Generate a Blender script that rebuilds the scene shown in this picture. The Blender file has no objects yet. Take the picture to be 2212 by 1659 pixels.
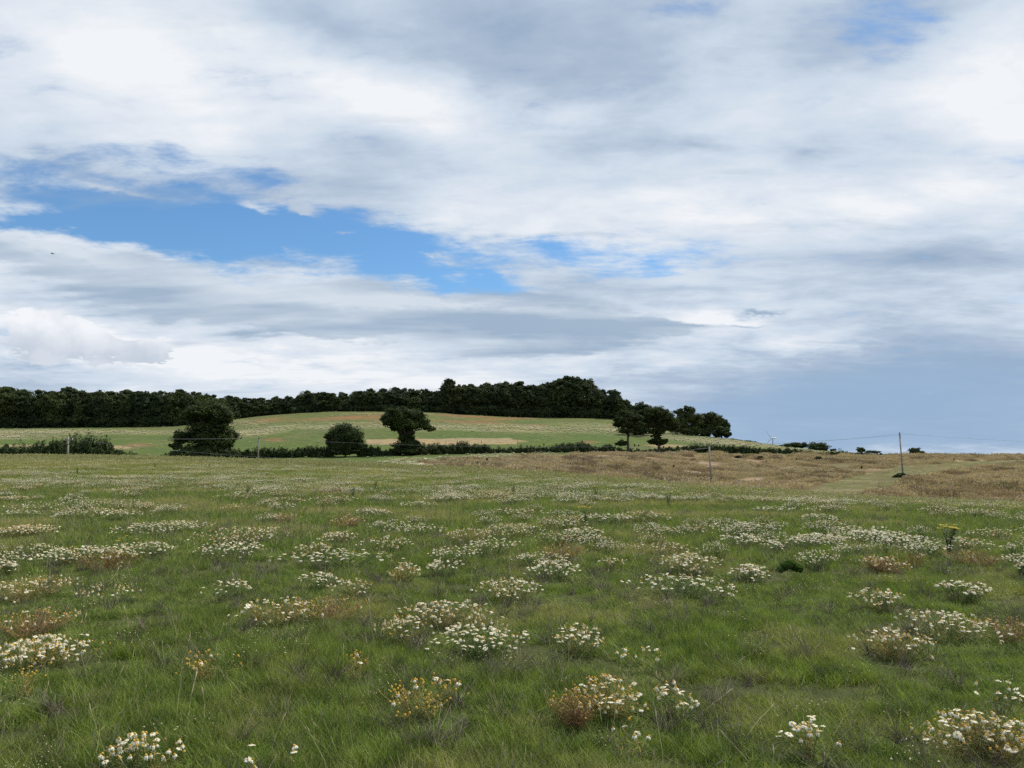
import bpy, math, random
import numpy as np
R = math.radians
rng = np.random.default_rng(7)
random.seed(7)
scene = bpy.context.scene
C = scene.collection
F = 1722.0            # focal length in units of a 2212 px wide frame
EYE = 1.6
PITCH = math.atan((982 - 829.5) / F)
CT, ST = math.cos(PITCH), math.sin(PITCH)

# ------------------------------------------------------------------ helpers
def slopes(px, py):
    u = (px - 1106) / F; v = (829.5 - py) / F
    dy = CT - v * ST
    return u / dy, (ST + v * CT) / dy
def at(px, py, D):
    sx, sz = slopes(px, py)
    return np.array((sx * D, D, EYE + sz * D))
def project(x, y, z):
    y = np.maximum(y, 0.05)
    c = y * CT + (z - EYE) * ST
    u = x / c; v = (-y * ST + (z - EYE) * CT) / c
    return 1106 + u * F, 829.5 - v * F

def vnoise(x, y, seed=0):
    xi = np.floor(x).astype(np.int64); yi = np.floor(y).astype(np.int64)
    fx = x - xi; fy = y - yi
    fx = fx * fx * (3 - 2 * fx); fy = fy * fy * (3 - 2 * fy)
    def h(a, b):
        n = (a * 374761393 + b * 668265263 + seed * 974634777) & 0xffffffff
        n = ((n ^ (n >> 13)) * 1274126177) & 0xffffffff
        return ((n ^ (n >> 16)) & 0xffff) / 65535.0
    return (h(xi, yi) * (1 - fx) + h(xi + 1, yi) * fx) * (1 - fy) + (h(xi, yi + 1) * (1 - fx) + h(xi + 1, yi + 1) * fx) * fy
def fbm(x, y, seed=0, octv=4):
    s = 0; a = 0.5; t = 0
    for i in range(octv):
        s = s + a * vnoise(x * 2 ** i + 13.7 * i, y * 2 ** i - 7.1 * i, seed + i); t += a; a *= 0.5
    return s / t
def sstep(a, b, x):
    t = np.clip((x - a) / (b - a), 0, 1)
    return t * t * (3 - 2 * t)

# ------------------------------------------------------------------ terrain height
PX = [-600, 0, 380, 560, 700, 900, 1106, 1320, 1532, 1750, 1948, 2212, 2800]
TD = [  # depth rows then picture rows, used to derive heights
 ([110,100,95,90,85,75,62,50,42,37,34,32,30],            [986,988,993,999,1004,1013,1023,1040,1058,1073,1085,1096,1108]),
 ([150,140,135,130,125,110,95,85,80,75,70,65,60],        [1000,1004,1008,1012,1017,1025,1035,1053,1070,1082,1092,1103,1112]),
 ([175,170,170,170,165,160,150,145,140,140,148,140,130], [996,996,999,1002,1004,1004,1004,1020,1046,1043,1030,1042,1050]),
 ([200,200,200,205,210,220,235,250,258,265,285,290,290], [988,986,991,990,988,983,978,976,978,981,985,986,988]),
 ([260,260,260,265,270,280,290,300,300,300,310,320,320], [965,965,965,960,955,950,946,950,960,974,984.5,985.6,987]),
 ([330,330,330,345,350,355,360,370,330,325,340,400,400], [940,938,938,928,915,912,918,922,949,972,986,987,990]),
 ([385,385,385,400,410,415,420,420,365,350,400,500,500], [926,925,921,898,889,889,901,904,943,970,987,988,992]),
]
dense = np.arange(-600, 2801, 10.0)
def smooth_tab(vals, w=7):
    v = np.interp(dense, PX, vals)
    k = np.hanning(w + 2)[1:-1]; k /= k.sum()
    vp = np.pad(v, w // 2, mode='edge')
    return np.convolve(vp, k, 'valid')
DT, ZT = [], []
for d, r in TD:
    dd, rr = smooth_tab(d), smooth_tab(r)
    DT.append(dd); ZT.append(EYE + slopes(1106, rr)[1] * dd)
z8 = ZT[-1].copy()
left = 1 - np.clip((dense - 1340) / 120, 0, 1)
DT.append(DT[-1] + 70);  ZT.append(z8 + left * 4.5 - (1 - left) * 3)
DT.append(DT[-1] * 0 + 1000); ZT.append(z8 * 0.3 - 8)
DT.append(DT[-1] * 0 + 3000); ZT.append(z8 * 0 - 18)
DT.append(DT[-1] * 0 + 9000); ZT.append(z8 * 0 - 50)
de, ze = DT[0].copy(), ZT[0].copy()
DT = [de * 0 - 5, de * 0 + 0.5, de * 0.3, de * 0.65] + DT
ZT = [ze * 0, ze * 0, ze * 0.05, ze * 0.45] + ZT
DT = np.array(DT).T; ZT = np.array(ZT).T      # (N, K)

def zfun(x, y, bumps=True):
    x = np.atleast_1d(np.asarray(x, float)); y = np.atleast_1d(np.asarray(y, float))
    r = np.hypot(x, y)
    ye = np.maximum(y, r * 0.5) + 1e-3
    px = np.clip(1106 + F * (x / ye) / CT, -600, 2799)
    g = (px + 600) / 10.0; i = np.floor(g).astype(int); i = np.clip(i, 0, len(dense) - 2); t = (g - i)[:, None]
    D = DT[i] * (1 - t) + DT[i + 1] * t; Z = ZT[i] * (1 - t) + ZT[i + 1] * t
    h = np.diff(D, axis=1); s = np.diff(Z, axis=1) / h
    m = np.zeros_like(D)
    a, b = s[:, :-1], s[:, 1:]
    m[:, 1:-1] = np.where(a * b > 0, 2 * a * b / (a + b + np.where(a + b == 0, 1, 0)), 0)
    m[:, 0] = s[:, 0]; m[:, -1] = s[:, -1]
    yy = np.clip(ye, D[:, 0], D[:, -1] - 1)
    k = (D[:, 1:-1] <= yy[:, None]).sum(1)
    ar = np.arange(len(k)); h_ = h[ar, k]; q = (yy - D[ar, k]) / h_
    z = (2*q**3-3*q**2+1) * Z[ar, k] + (q**3-2*q**2+q) * h_ * m[ar, k] + (-2*q**3+3*q**2) * Z[ar, k+1] + (q**3-q**2) * h_ * m[ar, k+1]
    if bumps:
        z = z + (fbm(x / 1.3, y / 1.3, 3, 3) - 0.5) * 0.07 * np.clip(1.4 - r / 60, 0, 1)
        z = z + (fbm(x / 9, y / 9, 5, 2) - 0.5) * 0.35 * np.clip((r - 70) / 60, 0, 1)
    return z
def Z1(x, y): return float(zfun(x, y)[0])
def gpx(px, D):  # ground point under picture column px at depth D
    x = (px - 1106) / F * CT * D
    return np.array((x, D, Z1(x, D)))
EDGE = lambda px: np.interp(px, PX, TD[0][0])

# ------------------------------------------------------------------ meshes
def mesh_obj(name, V, faces, mats=(), midx=None, parent=None, attrs=None, smooth=False, link=True, loc=None):
    me = bpy.data.meshes.new(name)
    V = np.asarray(V, np.float32)
    if isinstance(faces, np.ndarray):
        n = faces.shape[1]; m = len(faces)
        me.vertices.add(len(V)); me.vertices.foreach_set('co', V.ravel())
        me.loops.add(m * n); me.loops.foreach_set('vertex_index', faces.astype(np.int32).ravel())
        me.polygons.add(m); me.polygons.foreach_set('loop_start', np.arange(0, m * n, n, dtype=np.int32))
    else:
        me.from_pydata([tuple(v) for v in V], [], faces)
    for mt in mats: me.materials.append(mt)
    if midx is not None: me.polygons.foreach_set('material_index', np.asarray(midx, np.int32))
    me.update(calc_edges=True)
    if attrs:
        for k, a in attrs.items():
            a = np.asarray(a, np.float32)
            if a.ndim == 1:
                at_ = me.attributes.new(k, 'FLOAT', 'POINT'); at_.data.foreach_set('value', a)
            else:
                at_ = me.attributes.new(k, 'FLOAT_COLOR', 'POINT')
                at_.data.foreach_set('color', np.concatenate([a, np.ones((len(a), 1))], 1).astype(np.float32).ravel())
    if smooth: me.polygons.foreach_set('use_smooth', np.ones(len(me.polygons), bool))
    o = bpy.data.objects.new(name, me)
    if link: C.objects.link(o)
    if parent is not None: o.parent = parent
    if loc is not None: o.location = loc
    return o
def tag(o, label=None, cat=None, group=None, kind=None):
    if label: o['label'] = label
    if cat: o['category'] = cat
    if group: o['group'] = group
    if kind: o['kind'] = kind
    return o
def thing(name, label, cat, loc, group=None, rz=0, scale=None):
    o = bpy.data.objects.new(name, None); C.objects.link(o)
    o.empty_display_size = 0.2
    o.location = loc; o.rotation_euler[2] = rz
    if scale is not None: o.scale = scale
    return tag(o, label, cat, group)
class MB:
    def __init__(s): s.v = []; s.f = []; s.m = []; s.n = 0
    def add(s, V, Fc, m=0):
        V = np.asarray(V, float)
        s.v.append(V); s.f += [tuple(int(i) + s.n for i in f) for f in Fc]; s.m += [m] * len(Fc); s.n += len(V)
    def tube(s, pts, rads, seg=6, m=0, cap=True):
        pts = [np.array(p, float) for p in pts]; rings = []
        for i, p in enumerate(pts):
            t = pts[min(i + 1, len(pts) - 1)] - pts[max(i - 1, 0)]; t /= (np.linalg.norm(t) + 1e-9)
            a = np.cross(t, (0, 0, 1.0)) if abs(t[2]) < 0.95 else np.cross(t, (1.0, 0, 0))
            a /= np.linalg.norm(a); b = np.cross(t, a)
            for k in range(seg):
                w = 2 * math.pi * k / seg
                rings.append(p + rads[i] * (a * math.cos(w) + b * math.sin(w)))
        Fc = []
        for i in range(len(pts) - 1):
            for k in range(seg):
                k2 = (k + 1) % seg
                Fc.append((i * seg + k, i * seg + k2, (i + 1) * seg + k2, (i + 1) * seg + k))
        if cap: Fc.append(tuple(range(seg))[::-1]); Fc.append(tuple(range((len(pts) - 1) * seg, len(pts) * seg)))
        s.add(rings, Fc, m)
    def build(s, name, mats, parent=None, smooth=False, link=True):
        return mesh_obj(name, np.concatenate(s.v), s.f, mats, s.m, parent, smooth=smooth, link=link)

# ------------------------------------------------------------------ materials
def new_mat(name):
    m = bpy.data.materials.new(name); m.use_nodes = True
    nt = m.node_tree; nt.nodes.clear()
    out = nt.nodes.new('ShaderNodeOutputMaterial')
    return m, nt, out
def N(nt, t, **kw):
    n = nt.nodes.new(t)
    for k, v in kw.items():
        if k.startswith('i_'):
            key = k[2:]; key = int(key) if key.isdigit() else key
            n.inputs[key].default_value = v
        else: setattr(n, k, v)
    return n
def L(nt, a, b): nt.links.new(a, b)
def mathn(nt, op, a, b=None, c=None, clamp=False):
    n = nt.nodes.new('ShaderNodeMath'); n.operation = op; n.use_clamp = clamp
    for i, v in enumerate((a, b, c)):
        if v is None: continue
        if hasattr(v, 'is_linked'): nt.links.new(v, n.inputs[i])
        else: n.inputs[i].default_value = v
    return n.outputs[0]
def mixc(nt, f, a, b, blend='MIX'):
    n = nt.nodes.new('ShaderNodeMix'); n.data_type = 'RGBA'; n.blend_type = blend
    for i, v in ((0, f), (6, a), (7, b)):
        if hasattr(v, 'is_linked'): nt.links.new(v, n.inputs[i])
        elif i == 0: n.inputs[0].default_value = v
        else: n.inputs[i].default_value = (*v, 1)
    return n.outputs[2]
def mrange(nt, v, a, b, c=0.0, d=1.0, smooth=True):
    n = nt.nodes.new('ShaderNodeMapRange'); n.interpolation_type = 'SMOOTHSTEP' if smooth else 'LINEAR'
    nt.links.new(v, n.inputs[0])
    for i, q in enumerate((a, b, c, d)): n.inputs[i + 1].default_value = q
    return n.outputs[0]
def leafy(nt, out, col, trans=0.3, rough=0.6, spec=0.25, tmul=(1.3, 1.5, 0.6)):
    p = N(nt, 'ShaderNodeBsdfPrincipled'); L(nt, col, p.inputs['Base Color'])
    p.inputs['Roughness'].default_value = rough; p.inputs['Specular IOR Level'].default_value = spec
    t = N(nt, 'ShaderNodeBsdfTranslucent')
    L(nt, mixc(nt, 1.0, col, tmul, 'MULTIPLY'), t.inputs[0])
    mx = N(nt, 'ShaderNodeMixShader'); mx.inputs[0].default_value = trans
    L(nt, p.outputs[0], mx.inputs[1]); L(nt, t.outputs[0], mx.inputs[2]); L(nt, mx.outputs[0], out.inputs[0])
def worldnoise(nt, scale, detail=3, rough=0.55, zscale=1.0):
    g = N(nt, 'ShaderNodeNewGeometry')
    m = N(nt, 'ShaderNodeMapping'); m.inputs['Scale'].default_value = (1, 1, zscale)
    L(nt, g.outputs['Position'], m.inputs[0])
    n = N(nt, 'ShaderNodeTexNoise'); n.inputs['Scale'].default_value = scale
    n.inputs['Detail'].default_value = detail; n.inputs['Roughness'].default_value = rough
    L(nt, m.outputs[0], n.inputs['Vector'])
    return n.outputs['Fac']

def grass_mat(name, dark, light, dry, dry_bias=0.0, trans=0.3, alt=None):
    m, nt, out = new_mat(name)
    tone = N(nt, 'ShaderNodeAttribute', attribute_name='tone')
    inst = N(nt, 'ShaderNodeAttribute', attribute_type='INSTANCER', attribute_name='dry')
    rnd = N(nt, 'ShaderNodeObjectInfo').outputs['Random']
    n1 = worldnoise(nt, 1.6, 5, 0.65, zscale=0)
    n2 = worldnoise(nt, 4.5, 2, zscale=0)
    f = mathn(nt, 'MULTIPLY_ADD', tone.outputs['Fac'], 0.55, mathn(nt, 'MULTIPLY_ADD', rnd, 0.35, -0.2))
    f = mathn(nt, 'ADD', f, mrange(nt, n2, 0.3, 0.7, -0.15, 0.4), clamp=True)
    col = mixc(nt, f, dark, light)
    d = mathn(nt, 'ADD', mrange(nt, n1, 0.56, 0.78, 0, 0.42), inst.outputs['Fac'])
    d = mathn(nt, 'ADD', d, mathn(nt, 'MULTIPLY_ADD', mathn(nt, 'GREATER_THAN', mathn(nt, 'FRACT', mathn(nt, 'MULTIPLY', tone.outputs['Fac'], 37.0)), 0.87), 0.55, dry_bias))
    d = mathn(nt, 'MULTIPLY', d, 1.0, clamp=True)
    col = mixc(nt, d, col, dry)
    if alt: col = mixc(nt, mrange(nt, worldnoise(nt, 0.12, 6, 0.7, 0), 0.54, 0.68, 0, 0.6), col, alt)
    leafy(nt, out, col, trans)
    return m
M = {}
M['grass'] = grass_mat('green_grass', (0.044, 0.076, 0.014), (0.27, 0.345, 0.078), (0.38, 0.32, 0.16))
M['tall'] = grass_mat('pale_tall_grass', (0.12, 0.13, 0.055), (0.26, 0.26, 0.12), (0.36, 0.30, 0.19), 0.1)
M['brown'] = grass_mat('brown_dry_grass', (0.28, 0.21, 0.155), (0.53, 0.41, 0.32), (0.19, 0.13, 0.10), 0.0, 0.25, (0.115, 0.125, 0.055))

def simple_leaf(name, c1, c2, scale=0.4, trans=0.25, tmul=(1.3, 1.5, 0.6), per_tree=False):
    m, nt, out = new_mat(name)
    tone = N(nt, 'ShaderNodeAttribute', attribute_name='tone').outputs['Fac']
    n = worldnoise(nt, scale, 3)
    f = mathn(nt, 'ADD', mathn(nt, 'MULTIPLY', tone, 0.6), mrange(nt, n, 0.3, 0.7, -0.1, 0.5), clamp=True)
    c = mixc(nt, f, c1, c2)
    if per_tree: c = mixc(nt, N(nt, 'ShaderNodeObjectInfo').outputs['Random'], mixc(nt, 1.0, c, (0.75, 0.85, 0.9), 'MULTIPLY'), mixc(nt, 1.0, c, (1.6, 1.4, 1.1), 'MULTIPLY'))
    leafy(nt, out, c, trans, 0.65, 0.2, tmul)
    return m
M['oak'] = simple_leaf('oak_leaves', (0.016, 0.027, 0.007), (0.06, 0.085, 0.02), 0.35, 0.15)
M['wood'] = simple_leaf('woodland_leaves', (0.017, 0.030, 0.011), (0.060, 0.084, 0.030), 0.12, 0.12, per_tree=True)
M['hedge'] = simple_leaf('hedge_leaves', (0.02, 0.034, 0.010), (0.065, 0.09, 0.028), 0.5, 0.12)
M['weed'] = simple_leaf('dark_weed_leaves', (0.05, 0.09, 0.02), (0.11, 0.17, 0.045), 8, 0.25)

def flat_mat(name, col, rough=0.7, var=0.25, scale=20, spec=0.3, metal=0):
    m, nt, out = new_mat(name)
    p = N(nt, 'ShaderNodeBsdfPrincipled'); p.inputs['Roughness'].default_value = rough
    p.inputs['Specular IOR Level'].default_value = spec; p.inputs['Metallic'].default_value = metal
    n = worldnoise(nt, scale, 4)
    L(nt, mixc(nt, mrange(nt, n, 0.3, 0.7), [c * (1 - var) for c in col], [min(1, c * (1 + var)) for c in col]), p.inputs['Base Color'])
    L(nt, p.outputs[0], out.inputs[0])
    return m
M['bark'] = flat_mat('bark', (0.06, 0.05, 0.038), 0.9, 0.4, 3)
M['pole'] = flat_mat('weathered_pole_wood', (0.25, 0.235, 0.2), 0.85, 0.3, 2)
M['poledark'] = flat_mat('dark_pole_cap', (0.03, 0.03, 0.03), 0.6)
M['ceramic'] = flat_mat('pale_insulator', (0.5, 0.5, 0.48), 0.3)
M['wire'] = flat_mat('grey_wire', (0.16, 0.17, 0.18), 0.5)
M['white'] = flat_mat('white_turbine_paint', (0.75, 0.76, 0.78), 0.4, 0.05)
M['steel'] = flat_mat('grey_turbine_steel', (0.2, 0.22, 0.24), 0.5, 0.1)
M['bird'] = flat_mat('dark_feathers', (0.03, 0.03, 0.03), 0.8)

def plant_mat(name, c1, c2, trans=0.25, tmul=(1, 1, 1), scale=6):
    m, nt, out = new_mat(name)
    rnd = N(nt, 'ShaderNodeObjectInfo').outputs['Random']
    n = worldnoise(nt, scale, 2)
    f = mathn(nt, 'ADD', mathn(nt, 'MULTIPLY', rnd, 0.5), mrange(nt, n, 0.3, 0.7, 0, 0.5), clamp=True)
    leafy(nt, out, mixc(nt, f, c1, c2), trans, 0.6, 0.2, tmul)
    return m
M['petal'] = plant_mat('white_petals', (0.78, 0.74, 0.58), (0.88, 0.86, 0.76), 0.3, (1, 1, 0.9))
M['petalold'] = plant_mat('cream_petals', (0.55, 0.47, 0.30), (0.72, 0.67, 0.50), 0.25)
M['disc'] = plant_mat('yellow_flower_centre', (0.50, 0.27, 0.03), (0.62, 0.42, 0.07), 0.05)
M['seed'] = plant_mat('brown_seed_head', (0.22, 0.11, 0.035), (0.42, 0.26, 0.07), 0.05)
M['stemg'] = plant_mat('green_stems', (0.06, 0.10, 0.025), (0.13, 0.17, 0.05), 0.2)
M['stemy'] = plant_mat('yellowing_stems', (0.20, 0.16, 0.045), (0.32, 0.26, 0.08), 0.2)
M['stemb'] = plant_mat('dry_brown_stems', (0.14, 0.075, 0.035), (0.27, 0.16, 0.075), 0.2)
M['ragwort'] = plant_mat('yellow_ragwort_flowers', (0.62, 0.42, 0.02), (0.75, 0.58, 0.04), 0.15)
M['stalk'] = plant_mat('straw_stalks', (0.30, 0.26, 0.14), (0.48, 0.43, 0.28), 0.2)
M['greenstalk'] = plant_mat('pale_green_stalks', (0.19, 0.22, 0.08), (0.36, 0.34, 0.18), 0.25)
M['purple'] = plant_mat('grey_purple_twigs', (0.11, 0.095, 0.075), (0.20, 0.17, 0.13), 0.1)

# ground material: the field colours are stored per vertex, broken up by noise
m, nt, out = new_mat('field_ground')
ga = N(nt, 'ShaderNodeAttribute', attribute_name='field').outputs['Color']
p = N(nt, 'ShaderNodeBsdfPrincipled'); p.inputs['Roughness'].default_value = 0.95; p.inputs['Specular IOR Level'].default_value = 0.1
na = worldnoise(nt, 0.35, 8, 0.7); nb = worldnoise(nt, 6, 5, 0.7); nc = worldnoise(nt, 0.05, 4, 0.6)
col = mixc(nt, mrange(nt, na, 0.3, 0.7), mixc(nt, 1.0, ga, (0.72, 0.78, 0.72), 'MULTIPLY'), mixc(nt, 1.0, ga, (1.28, 1.2, 1.2), 'MULTIPLY'))
col = mixc(nt, mrange(nt, nb, 0.3, 0.7), mixc(nt, 1.0, col, (0.75, 0.75, 0.75), 'MULTIPLY'), mixc(nt, 1.0, col, (1.2, 1.2, 1.2), 'MULTIPLY'))
col = mixc(nt, mrange(nt, nc, 0.35, 0.65, 0, 0.6), col, mixc(nt, 1.0, col, (1.25, 1.08, 0.95), 'MULTIPLY'))
L(nt, col, p.inputs['Base Color'])
bp = N(nt, 'ShaderNodeBump'); bp.inputs['Strength'].default_value = 0.9; bp.inputs['Distance'].default_value = 0.25
L(nt, na, bp.inputs['Height']); L(nt, bp.outputs[0], p.inputs['Normal'])
L(nt, p.outputs[0], out.inputs[0])
M['ground'] = m

# ------------------------------------------------------------------ field masks (world position -> what grows there)
def inpoly(x, y, poly):
    c = np.zeros(x.shape, bool); n = len(poly)
    for i in range(n):
        x1, y1 = poly[i]; x2, y2 = poly[(i + 1) % n]
        if y1 == y2: continue
        c ^= ((y1 > y) != (y2 > y)) & (x < (x2 - x1) * (y - y1) / (y2 - y1) + x1)
    return c
def ell(px, py, cx, cy, rx, ry, rot=0.0):
    a = R(rot); dx = px - cx; dy = py - cy
    u = (dx * math.cos(a) + dy * math.sin(a)) / rx; v = (-dx * math.sin(a) + dy * math.cos(a)) / ry
    return np.clip(1.3 - np.hypot(u, v), 0, 1)
BROWN = [(890, 1001), (960, 995), (1106, 988), (1250, 981), (1400, 979), (1532, 980), (1750, 983), (1900, 985), (3000, 988), (3000, 1300), (1106, 1300), (1040, 1018), (930, 1008)]
TRACK = [(1700, 1074), (1850, 1074), (1930, 1050), (2010, 1026), (2100, 1010), (2212, 1003), (2700, 998), (2700, 994), (2212, 993), (2080, 997), (1960, 1005), (1880, 1018), (1800, 1040)]
TAN = [(790, 950), (850, 948), (1108, 946), (1124, 957), (1124, 960), (1060, 960), (900, 962), (790, 960)]
def masks(x, y, z):
    px, py = project(x, y, z)
    D = y
    w = (fbm(x / 6, y / 12, 21) - 0.5)
    pxw = px + w * 30; pyw = py + w * 5
    beyond = D > EDGE(px) * 1.08
    br = inpoly(pxw, pyw, BROWN) & beyond & (D < DT[np.clip(((px + 600) / 10).astype(int), 0, len(dense) - 1), 7] + 2)
    br |= (px > 1950) & beyond & (D < 420)
    tr = inpoly(pxw, py + w * 3, TRACK) & beyond & (D < 320)
    hill = beyond & ~br
    tan = inpoly(pxw, py + w * 2, TAN) & (D > 215) & (D < 420)
    tan = tan.astype(float)
    lt = (D > 200) & (D < 500)
    for e in ((60, 963, 70, 2.5, 0), (250, 966, 28, 4, 0), (1440, 963, 45, 3, 0), (1090, 953, 45, 4, 0)):
        tan = np.maximum(tan, ell(pxw, py, *e) * 1.5 * lt)
    red = np.zeros_like(px)
    for e in ((575, 908, 45, 5, -6), (760, 902, 140, 5, -3), (1000, 899, 80, 3, 3), (1110, 904, 110, 2.5, -3), (1215, 900, 60, 2.5, 0), (1020, 912, 90, 3.5, 2), (840, 908, 60, 3, 3),
              (1335, 918, 28, 3, 3), (1155, 920, 28, 3.5, 0), (300, 962, 25, 3, 0), (590, 950, 30, 4, 0), (1270, 955, 25, 3, 0)):
        red = np.maximum(red, ell(pxw, py, *e) * lt)
    flo = np.zeros_like(px)
    for e in ((120, 934, 280, 7, 0), (0, 940, 160, 10, 0), (560, 930, 110, 12, -8), (530, 915, 70, 8, 0), (760, 921, 220, 5, -1), (960, 923, 260, 6, 2), (1150, 926, 260, 8, 2), (1350, 930, 160, 12, 3), (1480, 948, 160, 7, 5),
              (1600, 957, 120, 4, 7), (840, 894, 90, 2, 0), (1740, 973, 60, 2, 4), (330, 905, 40, 4, 0)):
        flo = np.maximum(flo, ell(pxw, py, *e) * lt)
    # the strip of flowers in the dip behind the near meadow
    for e in ((930, 998, 200, 10, -4), (1080, 985, 140, 4, -3), (2150, 992, 80, 2, 0)):
        flo = np.maximum(flo, ell(pxw, py, *e) * ((D > 100) & (D < 240)) * 0.8)
    return px, py, beyond, br, tr, hill, np.clip(tan, 0, 1), np.clip(red, 0, 1), np.clip(flo, 0, 1)

# ------------------------------------------------------------------ ground mesh: one polar sheet round the viewpoint to the horizon
az_f = np.linspace(R(-37), R(37), 560)
az_l = np.linspace(R(-180), R(-37), 70)[:-1]; az_r = np.linspace(R(37), R(180), 70)[1:]
az = np.concatenate([az_l, az_f, az_r])
rad = np.concatenate([np.linspace(0.3, 12, 70), np.geomspace(12.2, 60, 90), np.geomspace(60.7, 480, 330), np.geomspace(500, 9000, 40)])
A_, R_ = np.meshgrid(az, rad, indexing='ij')
# depth-like radius so that rows follow depth in front
x = (R_ * np.sin(A_)).ravel(); y = (R_ * np.cos(A_)).ravel()
z = zfun(x, y)
px, py, beyond, br, tr, hill, tan, red, flo = masks(x, y, z)
green_near = np.array((0.05, 0.06, 0.022)); green_far = np.array((0.074, 0.110, 0.030)); brown = np.array((0.22, 0.17, 0.11))
col = np.tile(green_near, (len(x), 1))
def blend(c, w): global col; w = np.asarray(w, float)[:, None]; col = col * (1 - w) + np.array(c) * w
blend(green_far, hill & (y > 0))
n1 = fbm(x / 25, y / 40, 31); n2 = fbm(x / 6, y / 6, 35)
blend((0.105, 0.12, 0.05), (hill & (y > 0)) * sstep(0.5, 0.75, n1) * 0.8)
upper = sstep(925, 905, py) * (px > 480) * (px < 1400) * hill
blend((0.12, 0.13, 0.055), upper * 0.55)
blend(brown, br)
blend((0.25, 0.195, 0.13), br * sstep(0.5, 0.7, n2) * 0.6)
blend((0.105, 0.105, 0.05), br * sstep(0.5, 0.64, fbm(x / 12, y / 14, 37)) * 0.8)
blend((0.11, 0.07, 0.05), br * sstep(0.55, 0.68, fbm(x / 5, y / 9, 38)) * 0.6)
blend((0.10, 0.11, 0.04), tr * 1.0)
blend((0.10, 0.085, 0.045), tr * sstep(0.5, 0.6, fbm(x / 2.5, y / 9, 44)) * 0.7)
blend((0.19, 0.17, 0.09), tr * sstep(0.5, 0.65, fbm(x / 3.5, y / 5, 46)) * 0.6)
blend((0.25, 0.205, 0.12), tan)
blend((0.20, 0.115, 0.062), red * 0.8)
blend((0.26, 0.26, 0.16), flo * (0.3 + 0.6 * sstep(0.4, 0.65, fbm(x / 30, y / 6, 39))))
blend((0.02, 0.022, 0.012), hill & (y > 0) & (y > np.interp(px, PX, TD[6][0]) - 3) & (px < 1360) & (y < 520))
na_, nr_ = len(az), len(rad)
ii, jj = np.meshgrid(np.arange(na_), np.arange(nr_ - 1), indexing='ij')
i2 = (ii + 1) % na_
fc = np.stack([ii * nr_ + jj, i2 * nr_ + jj, i2 * nr_ + jj + 1, ii * nr_ + jj + 1], -1).reshape(-1, 4)[:, ::-1]
ok = ii.reshape(-1) != na_ - 1
seam = fc[~ok]
V = np.stack([x, y, z], 1)
V = np.vstack([V, [[0, 0, float(zfun(0.0, 0.3)[0])]]]); col = np.vstack([col, [green_near]])
ctr = len(V) - 1
faces = fc[ok]
me_f = faces.tolist()
for i in range(na_ - 1): me_f.append([ctr, (i + 1) * nr_, i * nr_])
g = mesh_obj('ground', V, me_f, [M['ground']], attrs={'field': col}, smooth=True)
if g.data.polygons[0].normal.z < 0: g.data.flip_normals()
tag(g, kind='structure')

# ------------------------------------------------------------------ scattering (only for what nobody could count)
def scatter(name, label, cat, protos, P, rot, scl, idx, dry=None):
    col_ = bpy.data.collections.new(name + '_sources')
    for o in protos: col_.objects.link(o)
    me = bpy.data.meshes.new(name); me.vertices.add(len(P)); me.vertices.foreach_set('co', np.asarray(P, np.float32).ravel())
    def fa(k, t, a, prop='value'):
        q = me.attributes.new(k, t, 'POINT'); q.data.foreach_set(prop, a.ravel())
    fa('rot', 'FLOAT_VECTOR', np.asarray(rot, np.float32), 'vector'); fa('scl', 'FLOAT_VECTOR', np.asarray(scl, np.float32), 'vector')
    fa('idx', 'INT', np.asarray(idx, np.int32)); fa('dry', 'FLOAT', np.asarray(dry if dry is not None else np.zeros(len(P)), np.float32))
    o = bpy.data.objects.new(name, me); C.objects.link(o)
    ng = bpy.data.node_groups.new(name + '_nodes', 'GeometryNodeTree')
    ng.interface.new_socket('Geometry', in_out='INPUT', socket_type='NodeSocketGeometry')
    ng.interface.new_socket('Geometry', in_out='OUTPUT', socket_type='NodeSocketGeometry')
    gi = ng.nodes.new('NodeGroupInput'); go = ng.nodes.new('NodeGroupOutput')
    ci = ng.nodes.new('GeometryNodeCollectionInfo'); ci.inputs[0].default_value = col_; ci.inputs[1].default_value = True; ci.inputs[2].default_value = True
    ip = ng.nodes.new('GeometryNodeInstanceOnPoints'); ip.inputs['Pick Instance'].default_value = True
    def na(k, t):
        q = ng.nodes.new('GeometryNodeInputNamedAttribute'); q.data_type = t; q.inputs[0].default_value = k; return q.outputs[0]
    e = ng.nodes.new('FunctionNodeEulerToRotation')
    ng.links.new(na('rot', 'FLOAT_VECTOR'), e.inputs[0]); ng.links.new(e.outputs[0], ip.inputs['Rotation'])
    ng.links.new(na('scl', 'FLOAT_VECTOR'), ip.inputs['Scale']); ng.links.new(na('idx', 'INT'), ip.inputs['Instance Index'])
    ng.links.new(gi.outputs[0], ip.inputs['Points']); ng.links.new(ci.outputs[0], ip.inputs['Instance']); ng.links.new(ip.outputs[0], go.inputs[0])
    md = o.modifiers.new('scatter', 'NODES'); md.node_group = ng
    tag(o, label, cat, kind='stuff')
    return o

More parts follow.
